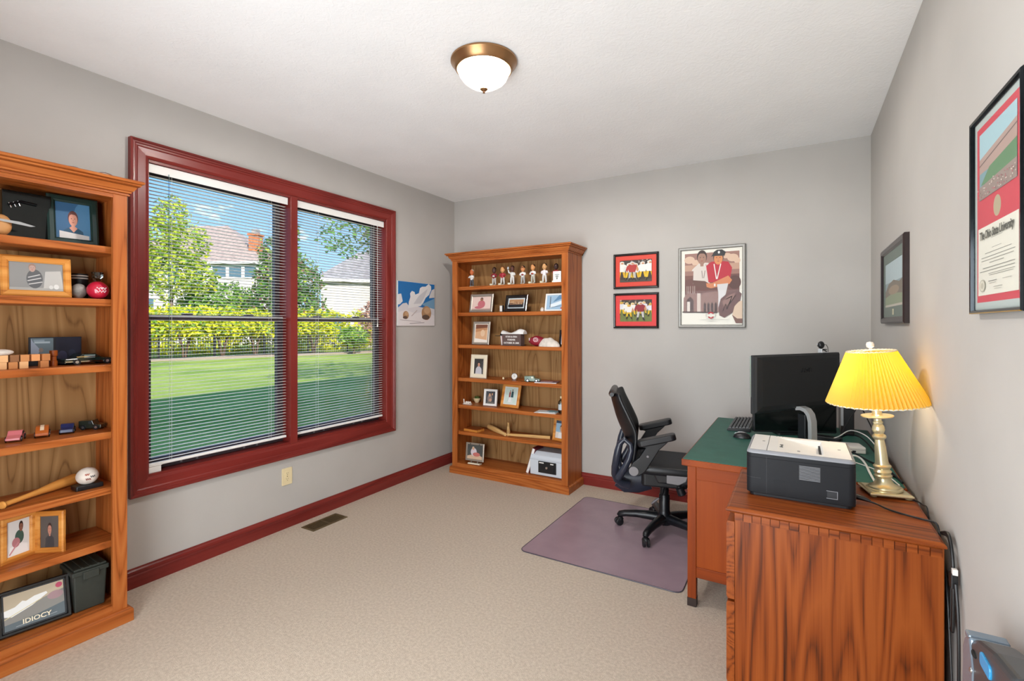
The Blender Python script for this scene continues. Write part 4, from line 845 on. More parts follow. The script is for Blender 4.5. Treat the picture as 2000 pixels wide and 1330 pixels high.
def keyboard():
    t = thing('keyboard', 'black keyboard lying on the green desk top', 'keyboard', (-.330, 3.66, .750), R(-90)); w, d = .215, .068     # local x runs along the desk
    MB().prism([(-d, 0), (d, 0), (d, .022), (d - .004, .024), (-d + .004, .012), (-d, .010)], -w, w, 'x').build('case', 'black_plastic', t, .002, fix=True)
    me = MB().add([(-.0085, -.0085, 0), (.0085, -.0085, 0), (.0085, .0085, 0), (-.0085, .0085, 0), (-.0068, -.0066, .008), (.0068, -.0066, .008), (.0068, .0072, .008), (-.0068, .0072, .008)],
                  [(3, 2, 1, 0), (4, 5, 6, 7), (0, 1, 5, 4), (1, 2, 6, 5), (2, 3, 7, 6), (3, 0, 4, 7)]).mesh('key', 'black_plastic')
    for r in range(6):
        for c in range(21):
            if c in (15, 19) and r == 5: continue
            o = bpy.data.objects.new('key', me); COL.objects.link(o); o.parent = t; y = -.052 + r * .0205
            o.location = (-w + .014 + c * .0196, y, .012 + .0905 * (y + d)); o.rotation_euler = (R(5), 0, 0)
keyboard()
def mouse():
    t = thing('computer_mouse', 'black and silver mouse in front of the keyboard', 'mouse', (-.292, 3.262, .750), R(0))
    MB().ell((0, 0, .002), (.050, .030, .034), 24, 8, 0, 0, PI / 2).build('shell', 'black_plastic', t, fix=True)
    MB().tube([(.047 * math.cos(a), .0, .003 + .033 * math.sin(a)) for a in [PI * i / 12 for i in range(1, 12)]], .0022, 6).build('silver_band', 'silver', t)
    MB().cyl((-.035, -.004, .024), .007, .008, 'y', 12).build('wheel', 'chrome', t)
mouse()
def tower():
    t = thing('tower_speaker', 'slim tall dark brown tower behind the lamp shade', 'speaker', (.268, 3.775, .750))
    bx('cabinet', (-.034, -.115, 0), (.034, .115, .440), 'frame_brown', t, .004); bx('front_strip', (-.036, -.1165, .06), (-.022, -.114, .205), 'silver_paint', t); bx('grille', (-.018, -.1165, .02), (.028, -.114, .30), 'black_plastic', t)
tower()
def router():
    t = thing('white_box', 'flat white device box on the desk among the cables', 'router', (.232, 3.215, .750), R(10))
    bx('body', (-.072, -.058, .002), (.072, .058, .036), 'white_plastic', t, .004); bx('lid_seam', (-.0725, -.0585, .022), (.0725, .0585, .0235), 'printer_mid', t)
    for i in range(3): bx('port', (-.05 + i * .03, -.059, .008), (-.034 + i * .03, -.0575, .017), 'printer_dark', t)
router()
def smooth_path(pts, n=6):
    pts = [Vector(p) for p in pts]; out = []
    for i in range(len(pts) - 1):
        a, b, c, e = pts[max(i - 1, 0)], pts[i], pts[i + 1], pts[min(i + 2, len(pts) - 1)]
        for k in range(n):
            s = k / n; out.append(.5 * ((2 * b) + (c - a) * s + (2 * a - 5 * b + 4 * c - e) * s * s + (3 * b - a - 3 * c + e) * s ** 3))
    return out + [pts[-1]]
def cable(name, label, pts, r, mat): return tag(MB().tube(smooth_path(pts), r, 7).build(name, mat), label, 'cable', 'cables on the desk')
cable('thick_cable', 'thick white cable running from behind the printer to the lamp base', [(.215, 3.03, .757), (.246, 3.002, .775), (.272, 2.99, .768), (.286, 2.92, .757), (.286, 2.76, .757), (.289, 2.605, .757)], .005, 'cable_white')
cable('thin_cable', 'thin white cable crossing the green desk behind the lamp', [(.200, 3.00, .753), (.256, 2.942, .753), (.292, 2.892, .753), (.345, 2.79, .753), (.375, 2.62, .753)], .0028, 'cable_white')
cable('power_cable', 'black cable arching over the white device box to the lamp', [(.206, 3.494, .755), (.250, 3.42, .80), (.300, 3.30, .815), (.340, 3.14, .785), (.352, 2.98, .756), (.372, 2.75, .756)], .004, 'cable_black')
cable('data_cable', 'black cable lying in front of the white device box', [(.160, 3.20, .756), (.175, 3.12, .775), (.248, 3.07, .775), (.310, 2.99, .757), (.365, 2.88, .756), (.390, 2.66, .756)], .0045, 'cable_black')
cable('arched_cable', 'white cable arching from the adapter over the desk', [(.150, 3.43, .756), (.200, 3.379, .79), (.262, 3.375, .835), (.330, 3.28, .825), (.372, 3.08, .775), (.385, 2.98, .756)], .003, 'cable_white')
cable('zigzag_cable', 'bent black cable hanging from the slim tower', [(.300, 3.60, 1.035), (.318, 3.585, .985), (.300, 3.56, .930), (.250, 3.53, .84), (.215, 3.50, .757)], .0032, 'cable_black')
cable('diagonal_cable', 'straight black cable slanting down from the slim tower to the lamp', [(.305, 3.60, 1.01), (.345, 3.46, .90), (.385, 3.25, .79), (.392, 3.10, .756)], .0034, 'cable_black')
tag(MB().prism(rrect(-.10, -.03, .10, .03, .012), 0, .030, 'z').build('power_adapter', 'black_plastic', None, .004, loc=(.125, 3.43, .750), fix=True), 'black power adapter among the cables behind the printer', 'adapter')
bpy.data.objects['power_adapter'].rotation_euler = (0, 0, R(-15))
def printer_cord():
    t = thing('printer_cord', 'black power cord trailing from the printer over the cabinet edge', 'cord', (0, 0, 0))
    MB().tube(smooth_path([(.212, 2.296, .768), (.250, 2.290, .760), (.290, 2.255, .7545), (.330, 2.226, .7545), (.385, 2.196, .7550), (.407, 2.180, .7560), (.4145, 2.165, .738), (.4135, 2.10, .66), (.4135, 2.05, .58), (.4135, 2.02, .45), (.413, 1.99, .30), (.413, 1.96, .06)]), .0032, 8).build('cord', 'cable_black', t)
    MB().tube([(.193, 2.300, .772), (.215, 2.296, .770), (.240, 2.291, .764)], [.011, .009, .005], 10).build('plug', 'cable_black', t)
    return t
printer_cord()
def strap():
    t = thing('cable_bundle', 'bundle of black cords hanging against the wall behind the cabinet', 'cables', (0, 0, 0))
    for k, (y, z) in enumerate(((2.010, .48), (2.018, .46))): MB().tube(smooth_path([(.4155, 2.13 - k * .01, .742), (.417, 2.05, .765 - k * .01), (.417, 2.005, .71), (.417, 1.995, .62), (.417, y - .01, .50), (.417, y - .002, .478), (.417, y + .012, .50), (.417, 2.015, .62)]), .0045, 8).build('cord', 'cable_black', t)
    MB().box((.408, 1.978, .622), (.425, 2.008, .668)).build('plug', 'cable_black', t, .003); bx('white_tag', (.411, 1.975, .666), (.424, 1.990, .684), 'white_plastic', t, .001)
    MB().tube(smooth_path([(.418, 1.975, .640), (.419, 1.955, .56), (.419, 1.945, .45), (.419, 1.945, .30), (.419, 1.93, .15), (.416, 1.92, .01)]), .0045, 8).build('cord', 'cable_black', t)
strap()
tag(MB().tube(smooth_path([(.375, 2.437, .7535), (.398, 2.42, .7535), (.4095, 2.38, .7535), (.4135, 2.32, .748), (.4135, 2.28, .60), (.4135, 2.25, .30), (.4135, 2.22, .03)]), .0026, 7).build('lamp_cord', 'cable_black'), 'thin dark cord leading from the lamp base over the cabinet edge', 'cord')

# ------------------------------------------------------------------ chair mat and chair
def chair_mat():
    pts = rrect(-1.530, 2.690, -.535, 3.815, .045)
    t = thing('chair_mat', 'translucent mauve plastic chair mat on the carpet', 'mat', (0, 0, 0))
    MB().prism(pts, .0008, .0045, 'z').build('sheet', 'mat_vinyl', t, .0015, fix=True)
    MB().prism(rrect(-.537, 3.02, -.10, 3.50, .03), .0008, .0044, 'z').build('lip', 'mat_vinyl', t, fix=True)
    MB().tube([(x, y, .0030) for x, y in pts], .0032, 6, closed=True).build('edge', 'mat_edge', t)
chair_mat()
def chair():
    t = thing('office_chair', 'black mesh office chair with raised arms pushed up to the desk', 'chair', (-.80, 3.45, .0046), R(15))
    b = 'chair_black'
    MB().lathe([(.0, .055), (.046, .055), (.055, .075), (.052, .115), (.041, .130), (.036, .150), (.036, .255), (.033, .260)], 28).build('hub', b, t)
    MB().cyl((0, 0, .255), .030, .085, 'z', 24).build('gas_column', 'chair_black', t)
    for a in (102, 174, 246, 318, 30):
        c, s = math.cos(R(a)), math.sin(R(a))
        lg = MB().tube([(r * c, r * s, z) for r, z in ((.03, .095), (.10, .098), (.19, .097), (.27, .088), (.305, .078), (.315, .066))], [.034, .031, .026, .023, .022, .016], 10).build('base_leg', b, t)
        cx, cy = .305 * c, .305 * s; ca = R(a + 35); u, v = math.cos(ca), math.sin(ca)
        cs = MB().tube([(cx, cy, .072), (cx, cy, .045)], .009, 8).ell((cx, cy, .042), (.026, .026, .020), 14, 8, 0, 0, PI / 2).build('caster', 'black_plastic', t)
        m = MB(); m.M = Matrix.Translation((cx + .008 * u, cy + .008 * v, .027)) @ Matrix.Rotation(ca, 4, 'Z')
        for k in (-1, 1): m.lathe([(.0, -.009), (.022, -.009), (.0265, -.006), (.0265, .006), (.022, .009), (.0, .009)], 22, (0, k * .014, 0), axis='y')
        m.build('wheel', 'black_plastic', cs)
    MB().prism(rrect(-.155, -.085, .150, .085, .03), .325, .425, 'z').build('mechanism', 'black_plastic', t, .012, fix=True)
    MB().prism([(.006, .408), (.080, .402), (.125, .428), (.134, .460), (.006, .460)], -.2475, -.235, 'y').build('side_plate', 'chair_grey', t, .004, fix=True)
    MB().prism([(-.05, .40), (.17, .40), (.16, .465), (-.08, .465)], -.236, .236, 'y').build('seat_pan', 'black_plastic', t, .01, fix=True)
    # seat: rounded mesh pad with a thicker rim
    m = MB(); out = rrect(-.205, -.245, .285, .245, .07, 6); n = len(out); vs = []
    for f, z in ((.97, .455), (1.0, .468), (1.0, .492), (.975, .505), (.90, .507)): vs += [(.04 + (x - .04) * f, y * f, z - (.03 * max(0, x - .18) / .1)) for x, y in out]
    m.add(vs, [(j * n + i, j * n + (i + 1) % n, (j + 1) * n + (i + 1) % n, (j + 1) * n + i) for j in range(4) for i in range(n)] + [tuple(range(n))[::-1]], 0, True).build('seat_frame', b, t, fix=True)
    MB().add([(.04 + (x - .04) * .905, y * .905, .506 - (.03 * max(0, x - .18) / .1)) for x, y in out] + [(.04, 0, .497)], [(i, (i + 1) % n, n) for i in range(n)], 0, True).build('seat_mesh', 'chair_mesh', t)
    # backrest shell
    sp = [(-.346, .962), (-.350, .928), (-.340, .892), (-.326, .838), (-.310, .783), (-.280, .712), (-.249, .646), (-.229, .575), (-.219, .470)]
    ed = [(-.296, .978), (-.286, .944), (-.272, .912), (-.248, .866), (-.215, .800), (-.182, .730), (-.176, .680), (-.196, .555), (-.206, .500)]
    m = MB(); nj = 12; vs = []
    for (x, z), (x2, z2) in zip(sp, ed):
        for j in range(nj + 1):
            q = -1 + 2 * j / nj; k = abs(q) ** 2.2; wd = .225 * (1 - .10 * max(0, (z - .8)) / .2); vs.append((x + (x2 - x) * k, q * wd, z + (z2 - z) * k))
    fs = [(i * (nj + 1) + j, i * (nj + 1) + j + 1, (i + 1) * (nj + 1) + j + 1, (i + 1) * (nj + 1) + j) for i in range(8) for j in range(nj)]
    o = m.add(vs, fs, 0, True).build('backrest', b, t); s_ = o.modifiers.new('thick', 'SOLIDIFY'); s_.thickness = .032; s_.offset = 0; u_ = o.modifiers.new('sub', 'SUBSURF'); u_.levels = 2; u_.render_levels = 2
    o = MB().tube([(-.346, -.20 + .04 * i, .964 + .004 * math.sin(PI * i / 10)) for i in range(11)], [.014] + [.024] * 9 + [.014], 10).build('head_roll', b, t)
    # lumbar bow and side yokes
    bow = [(-.262, .670), (-.292, .640), (-.305, .590), (-.314, .540), (-.324, .480), (-.326, .420), (-.314, .375), (-.285, .345), (-.235, .330)]
    for s in (-1, 1):
        m = MB(); m.tube([(x + .02 * 0, s * (.215 if z > .5 else .215 - .12 * (.5 - z) / .17), z) for x, z in bow], [.014, .020, .024, .025, .025, .027, .028, .028, .028], 10)
        m.tube([(-.262, s * .215, .670), (-.222, s * .222, .640), (-.217, s * .226, .600), (-.232, s * .228, .545), (-.262, s * .226, .480), (-.305, s * .205, .405)], [.014, .017, .019, .021, .024, .024], 10)
        m.build('yoke', 'chair_slate', t)
        # arm
        pv = (-.200, s * .262, .482)
        ar = MB().prism([(-.150, .642), (-.119, .650), (.020, .690), (.000, .668), (-.040, .628), (-.128, .480), (-.165, .452), (-.215, .455), (-.232, .490), (-.205, .535), (-.165, .570), (-.125, .635)], s * .245, s * .278, 'y').build('arm_bracket', b, t, .005, fix=True)
        m = MB(); m.M = Matrix.Translation((-.057, s * .262, .690)) @ Matrix.Rotation(R(-15), 4, 'Y')
        m.prism(rrect(-.122, -.042, .122, .042, .03), -.020, .020, 'z'); m.build('arm_pad', 'black_plastic', ar, .007, fix=True)
        MB().cyl((-.200, s * .280 - (.006 if s < 0 else 0), .482), .030, .006, 'y', 28).build('pivot_cap', 'chair_grey', ar)
        MB().lathe([(.008, 0), (.007, s * .004), (0, s * .004)], 14, (-.112, s * .278, .582), axis='y').build('arm_button', 'chair_grey', ar)
        MB().tube([(-.200, s * .10, .43), (-.200, s * .20, .47), (-.200, s * .262, .482)], .022, 10).build('arm_mount', b, t)
    m = MB(); m.tube([(-.30, 0, .36), (-.255, 0, .335), (-.18, 0, .335), (-.10, 0, .355)], [.045, .050, .046, .040], 14, flat=1.8).build('spine_bracket', 'chair_slate', t)
    MB().tube([(-.262, y, .672 - .02 * (1 - (y / .215) ** 2)) for y in [-.215 + .043 * i for i in range(11)]], .011, 8).build('lumbar_bar', 'chair_slate', t)
    lv = MB().tube([(.0, -.05, .33), (-.013, -.10, .292), (-.041, -.12, .264)], .005, 8).build('lever', 'black_plastic', t)
    MB().tube([(-.038, -.12, .267), (-.062, -.12, .248), (-.086, -.12, .226)], [.009, .014, .009], 10, flat=.6).build('paddle', 'chair_grey', lv)
    m = MB(); m.M = Matrix.Translation((.088, -.10, .355)) @ Matrix.Rotation(R(158), 4, 'Y'); m.lathe([(.014, 0), (.014, .012), (.026, .016), (.028, .060), (.022, .066), (0, .066)], 22); m.build('tension_knob', 'black_plastic', t)
    return t
chair()

# ------------------------------------------------------------------ upright vacuum by the right wall
def vacuum():
    t = thing('vacuum_cleaner', 'silver-blue upright vacuum with a blue button beside the cabinet, mostly cropped', 'vacuum', (.386, 1.36, 0))
    prof = [(.17, 0), (.178, .30), (.185, .60), (.180, .678), (.168, .700), (.10, .735), (.0, .765), (-.12, .785), (-.20, .70), (-.21, .3), (-.20, 0)]
    MB().prism(prof, -.045, .030, 'x').build('body', 'graphite', t, .016, 4, fix=True)
    MB().prism([(.183, .40), (.187, .60), (.182, .677), (.170, .701), (.130, .722), (.105, .66), (.118, .50), (.13, .40)], -.0475, .026, 'x').build('side_shell', 'silver_blue', t, .006, 3, fix=True)
    bx('top_lip', (-.044, .150, .699), (.028, .180, .716), 'silver_blue', t, .004)
    m = MB(); m.M = Matrix.Translation((-.046, .02, .725)); m.prism(rrect(-.032, -.018, .032, .012, .010), -.003, .003, 'x'); m.build('power_button', 'button_blue', t, .002, fix=True)
    MB().ell((-.046, .10, .700), (.004, .014, .007)).build('vent_slot', 'black_void', t); MB().ell((-.047, .115, .655), (.004, .006, .006)).build('indicator', 'chrome', t)
    bx('floor_head', (-.085, -.26, 0), (.030, .16, .07), 'graphite', t, .012)
vacuum()

# ------------------------------------------------------------------ things on the far bookcase
S1, S2, S3, S4, S5, S6 = SH
def bobble(label, x, y, hgt, skin, hair, shirt, pants, rz=0, cap=None, raised=False, ball=None, crossed=False, blocks=True):
    t = thing('bobblehead', label, 'figurine', (x, y, S1), rz, 'bobblehead figurines on the top shelf'); k = hgt / .18
    m = MB(); m.M = Matrix.Scale(k, 4)
    m.prism(rrect(-.022, -.018, .022, .018, .008), 0, .006, 'z'); m.build('base', ink('#cfc8b4'), t, fix=True)
    m = MB(); m.M = Matrix.Scale(k, 4)
    for s in (-1, 1): m.tube([(s * .010, 0, .072), (s * .013, -.002, .045), (s * .015, .001, .018), (s * .016, -.004, .007)], [.0105, .0095, .0075, .007], 10); m.ell((s * .016, -.008, .009), (.008, .013, .005), 10, 6)
    m.build('legs', ink(pants), t)
    m = MB(); m.M = Matrix.Scale(k, 4); m.lathe([(.0, .066), (.016, .067), (.019, .080), (.022, .100), (.019, .112), (.008, .118), (.0, .119)], 16); m.v = [(a, b * .7, c) for a, b, c in m.v]
    m.build('torso', ink(shirt), t)
    for s in (-1, 1):
        if raised and s < 0: pts = [(s * .020, 0, .108), (s * .034, -.004, .114), (s * .040, -.006, .138)]
        elif crossed: pts = [(s * .020, 0, .108), (s * .030, -.010, .094), (-s * .004, -.022, .093)]
        else: pts = [(s * .020, 0, .108), (s * .029, -.004, .092), (s * .016, -.022, .086)]
        m = MB(); m.M = Matrix.Scale(k, 4); m.tube(pts, [.008, .0075, .006], 8); m.build('arm', ink(shirt), t)
    m = MB(); m.M = Matrix.Scale(k, 4); m.ell((0, -.002, .146), (.020, .020, .029), 18, 12); m.ell((0, -.022, .143), (.004, .005, .005), 8, 6)
    for s in (-1, 1): m.ell((s * .020, 0, .144), (.003, .005, .007), 8, 6)
    h_ = m.build('head', ink(skin), t)
    m = MB(); m.M = Matrix.Scale(k, 4)
    for s in (-1, 1): m.ell((s * .008, -.019, .150), (.0028, .002, .0022), 8, 6)
    m.ell((0, -.0185, .131), (.006, .002, .0016), 8, 5); m.build('face_paint', ink('#2a1814'), h_)
    m = MB(); m.M = Matrix.Scale(k, 4); m.ell((0, .003, .151), (.0212, .0205, .028), 18, 8, 0, 0, PI * .42)
    if cap: m.prism([(-.018, -.016), (.018, -.016), (.014, -.034), (-.014, -.034)], .158, .160, 'z')
    m.build('cap' if cap else 'hair', ink(cap or hair), h_)
    if raised: m = MB(); m.M = Matrix.Scale(k, 4); m.ell((-.042, -.006, .155), (.010, .010, .016), 12, 8); m.build('trophy', 'silver_paint', t)
    if ball: m = MB(); m.M = Matrix.Scale(k, 4); m.ell((.010, -.026, .088), (.013, .008, .008), 12, 8); m.build('football', ink(ball), t)
    if blocks: m = MB(); m.M = Matrix.Scale(k, 4); m.box((-.034, -.026, 0), (-.024, -.018, .018)).box((-.020, -.026, 0), (-.010, -.018, .018)).build('number_block', ink('#e6e2c8'), t)
by = BCY - .235
bobble('grey-trousered bobblehead with crossed arms, first from the left on the top shelf', -2.731, by, .172, '#c96a3a', '#c8b8a4', '#e2e0dc', '#4a4a50', 0, crossed=True, blocks=False)
bobble('bobblehead with dark hair in a maroon jersey', -2.474, by, .177, '#4a2e24', '#1c1412', '#8e1f30', '#b8b4ae', 0, ball='#e4e0da')
bobble('fair-faced bobblehead in a red jersey', -2.380, by, .177, '#e0a468', '#7a3a1c', '#a52a34', '#c2bfb8', R(10))
bobble('bobblehead in white holding up a silver trophy', -2.275, by, .180, '#5a3428', '#241814', '#dedcd8', '#d2d0cc', 0, raised=True)
bobble('bobblehead wearing a black cap and white shirt', -2.163, by, .173, '#d08a58', '#3a2a22', '#eceae6', '#a8a8a6', 0, cap='#1a1a1c', ball='#8e2a30', blocks=False)
bobble('bobblehead in white holding a brown ball, beside the black-capped one', -2.058, by, .180, '#dc9a60', '#4a2c1c', '#e8e6e2', '#b4b2a4', R(-8), ball='#b0503c')
bobble('bobblehead in a plain white jersey, between the ball holder and the white card', -1.942, by, .181, '#dca870', '#2a2018', '#ece4e6', '#d4d2ce', R(5))
bobble('bobblehead in a red jersey behind the white card', -1.838, by + .02, .174, '#3a2420', '#181210', '#b02a30', '#c4c0ba', R(15))
t = thing('white_card', 'small white card with a dark emblem on the top shelf', 'card', (-1.806, by - .030, S1), R(4)); bx('card', (-.037, 0, 0), (.037, .003, .096), 'frame_white', t)
p = Pr('#f0efec'); p.ell(.5, .66, .36, .10, '#9aa6a4', 16, 0, 180); p.poly([(.1, .50), (.5, .64), (.9, .50), (.5, .56)], '#6a6a70'); p.poly([(.36, .52), (.64, .52), (.58, .30), (.5, .22), (.42, .30)], '#4a4e4c'); p.ell(.5, .42, .07, .06, '#c9cfc4'); p.build(.07, .09, t, -.0006, z0=.003, name='emblem')

fy = BCY - .235
p = Pr('#e2c6bc'); p.rect(0, 0, 1, .1, '#caa89e'); p.ell(.50, .42, .20, .30, '#c06a72'); p.ell(.36, .18, .22, .10, '#c06a72'); p.head(.50, .78, .11, '#9a6a50', '#3a241c', .7)
picture('photo_frame', 'silver framed photo of a child in red on the second shelf', 'photo frame', .264, .178, .026, .016, 'frame_silver', p, (-2.624, fy, S2), 0, R(10), stand=True, group='framed photos in the far bookcase')
t = thing('small_clock', 'tiny white and black upright gadget between two framed photos', 'ornament', (-2.392, fy, S2), R(-10)); bx('body', (-.020, -.006, 0), (.020, .014, .064), 'black_plastic', t, .004); bx('face', (-.016, -.0075, .006), (.013, -.0055, .060), 'white_plastic', t)
p = Pr('#2a2a30'); p.rect(0, .55, 1, 1, '#b0845c'); r_ = random.Random(5)
for i in range(16): p.head(.1 + .8 * (i % 8) / 7, .42 + .18 * (i // 8), .07, r_.choice(['#d8a67c', '#e0b48c', '#c08a60']), r_.choice(['#3a2a20', '#6a4a30', '#c9b08a']), .7)
p.rect(0, 0, 1, .30, '#16161c')
picture('photo_frame', 'black framed group photo on the second shelf', 'photo frame', .235, .158, .030, .018, 'frame_black', p, (-2.239, fy, S2), 0, R(14), matcol='#c8d0d4', mw=.012, stand=True, group='framed photos in the far bookcase')
p = Pr('#9ab8d0'); p.poly([(.2, .1), (1, .55), (1, .75), (.15, .35)], '#dfe8ee'); p.poly([(.3, .5), (1, .9), (1, 1), (.6, 1)], '#5f88ac'); p.line((.18, .15), (.18, .9), .03, '#2a3038'); p.line((.2, .15), (.95, .30), .03, '#4a5a6a'); p.ell(.8, .1, .12, .08, '#b05a5a')
picture('photo_frame', 'white framed blue ski slope photo at the end of the second shelf', 'photo frame', .227, .158, .014, .012, 'frame_white', p, (-1.826, fy, S2), 0, R(12), stand=True, group='framed photos in the far bookcase')
tag(MB().lathe([(0, 0), (.014, .001), (.018, .012), (.014, .028), (.006, .036), (0, .037)], 14).build('shell', 'stone_pale', None, loc=(-1.960, fy - .01, S2)), 'small pale shell beside the white framed photo', 'shell')

p = Pr('#c08a60'); p.poly([(0, .55), (1, .70), (1, .1), (0, .0)], '#d8a880'); p.poly([(0, .75), (1, .82), (1, 1), (0, 1)], '#7a4a34'); p.poly([(0, 0), (1, 0), (1, .10), (0, .20)], '#efe6dc'); p.ell(.62, .5, .18, .2, '#e4c2a0')
picture('photo_frame', 'champagne framed sepia photo at the left of the third shelf', 'photo frame', .196, .225, .022, .016, 'frame_silver', p, (-2.637, fy + .015, S3), 0, R(8), matcol='#ece4d8', mw=.008, stand=True, group='framed photos in the far bookcase')
def cup():
    t = thing('souvenir_cup', 'red and white striped cup under a black cap', 'cup', (-2.412, BCY - .16, S3))
    n = 24; m = MB(); vs = []
    prof = [(.026, 0), (.034, .085)]
    m.lathe([(.0, .0), (.027, .0), (.035, .090), (.033, .090), (.0, .084)], 24); m.m = [(i // 3) % 2 for i in range(len(m.f))]
    m.build('cup', [ink('#b02a34'), ink('#ece8e4')], t)
    c = MB().ell((.006, .004, .092), (.046, .046, .044), 20, 8, 0, 0, PI / 2).build('cap_crown', 'black_plastic', t); MB().prism([(-.030, -.03), (-.030, .03), (-.085, .022), (-.092, 0), (-.085, -.022)], .086, .091, 'z').build('cap_brim', 'black_plastic', t, fix=True)
cup()
def plaque():
    t = thing('engraved_box', 'brown engraved keepsake box with white lettering on the third shelf', 'box', (-2.268, BCY - .265, S3), R(-3))
    bx('box', (-.101, 0, 0), (.101, .07, .108), ink('#5d4a46'), t, .003); bx('base_strip', (-.104, -.002, 0), (.104, .072, .006), ink('#463634'), t)
    text('RYAN & ERIN', .021, (0, -.0005, .083), ink('#efece8'), t, bold=.0004); text('FOREVER', .021, (0, -.0005, .055), ink('#efece8'), t, bold=.0004); text('OCTOBER 29, 2000', .021, (0, -.0005, .026), ink('#efece8'), t, bold=.0004, sx=.95)
plaque()
m = MB(); nx, ny = 16, 6; vs = []
for i in range(nx + 1):
    for j in range(ny + 1):
        u, v = i / nx, j / ny; zt = .020 + .012 * math.cos(u * 9) * (1 - v * .4) + (.022 if u > .62 else 0) * math.sin((u - .62) / .38 * PI * .6) ; vs.append((-.118 + .236 * u, -.035 + .07 * v, max(.004, zt * math.sin(PI * (.12 + .76 * v)) * 1.1)))
k = len(vs); vs += [(x, y, 0.0) for x, y, z in vs]
fs = [(i * (ny + 1) + j, (i + 1) * (ny + 1) + j, (i + 1) * (ny + 1) + j + 1, i * (ny + 1) + j + 1) for i in range(nx) for j in range(ny)]; fs += [tuple(k + q for q in f[::-1]) for f in fs]
rim = [i * (ny + 1) for i in range(nx + 1)] + [nx * (ny + 1) + j for j in range(1, ny + 1)] + [i * (ny + 1) + ny for i in range(nx - 1, -1, -1)] + [j for j in range(ny - 1, 0, -1)]
fs += [(rim[(i + 1) % len(rim)], rim[i], rim[i] + k, rim[(i + 1) % len(rim)] + k) for i in range(len(rim))]
tag(m.add(vs, fs, 0, True).build('white_cloth', 'frame_white', None, loc=(-2.262, BCY - .228, S3 + .1085), fix=True), 'folded white cloth lying on the engraved brown box', 'cloth')
def football():
    t = thing('football', 'small crimson football with a white letter emblem', 'football', (-2.020, BCY - .225, S3), R(12))
    m = MB(); m.lathe([(0, -.082), (.014, -.074), (.032, -.052), (.044, -.022), (.0475, 0), (.044, .022), (.032, .052), (.014, .074), (0, .082)], 24, (0, 0, .048), axis='x'); m.build('ball', 'crimson', t)
    MB().tube([(-.004 + .020 * math.cos(2 * PI * i / 24), -.0445 + .0, .060 + .018 * math.sin(2 * PI * i / 24)) for i in range(24)], .0030, 6, closed=True).tube([(-.004 + .008 * math.cos(2 * PI * i / 16), -.0462, .060 + .010 * math.sin(2 * PI * i / 16)) for i in range(16)], .0022, 6, closed=True).build('letter_emblem', ink('#e8c8cc'), t)
    MB().box((-.072, -.022, .052), (-.066, -.012, .074)).build('stripe', ink('#e8dcdc'), t)
football()
m = MB(); m.ell((0, 0, 0), (.104, .040, .080), 28, 12, 0, 0, PI / 2); m.v = [(x + .012 * z, y, z * (1 - .25 * max(0, x) / .1) * (1 + .05 * math.sin(x * 90))) for x, y, z in m.v]
tag(m.build('stone_slab', 'stone_pale', None, loc=(-1.893, BCY - .240, S3), fix=True), 'pale fan-shaped polished stone in front of the football', 'stone')
p = Pr('#b8c8dc'); p.bust(.4, .6, .2, '#d8a880', '#5a4030', '#ece8e4', .8)
picture('photo_frame', 'black frame half hidden at the end of the third shelf', 'photo frame', .110, .145, .018, .014, 'frame_black', p, (-1.768, BCY - .19, S3), R(-8), R(8), stand=True, group='framed photos in the far bookcase')

p = Pr('#3c3a38'); p.poly([(.15, 0), (.85, 0), (.80, .35), (.60, .50), (.38, .50), (.2, .35)], '#c8c6cc'); p.head(.5, .62, .13, '#d8a084', '#3a2c26', 1.0)
picture('photo_frame', 'cream framed baby photo at the left of the fourth shelf', 'photo frame', .186, .225, .040, .016, 'frame_cream', p, (-2.660, fy + .010, S4), 0, R(6), stand=True, group='framed photos in the far bookcase')
t = thing('trinket', 'tiny brass and ivory trinket on the fourth shelf', 'ornament', (-2.359, BCY - .22, S4)); MB().ell((-.022, 0, .013), (.010, .010, .013)).build('ivory_piece', 'ivory', t); MB().tube([(-.01, 0, .008), (.01, 0, .020), (.028, .0, .010)], .006, 8).build('brass_piece', 'antique_brass', t)
t = thing('desk_clock', 'small round silver clock on the fourth shelf', 'clock', (-2.273, BCY - .20, S4)); MB().lathe([(0, .014), (.028, .014), (.032, .008), (.032, -.004), (.027, -.007), (.026, -.004), (0, -.004)], 28, (0, 0, .034), axis='y').build('case', 'silver', t)
MB().cyl((0, -.0055, .034), .026, .001, 'y', 28).build('dial', 'white_plastic', t); MB().box((-.001, -.0062, .034), (.001, -.0055, .052)).box((0, -.0062, .033), (.013, -.0055, .035)).build('hands', 'black_plastic', t); bx('foot', (-.018, -.008, 0), (.018, .014, .004), 'silver', t)
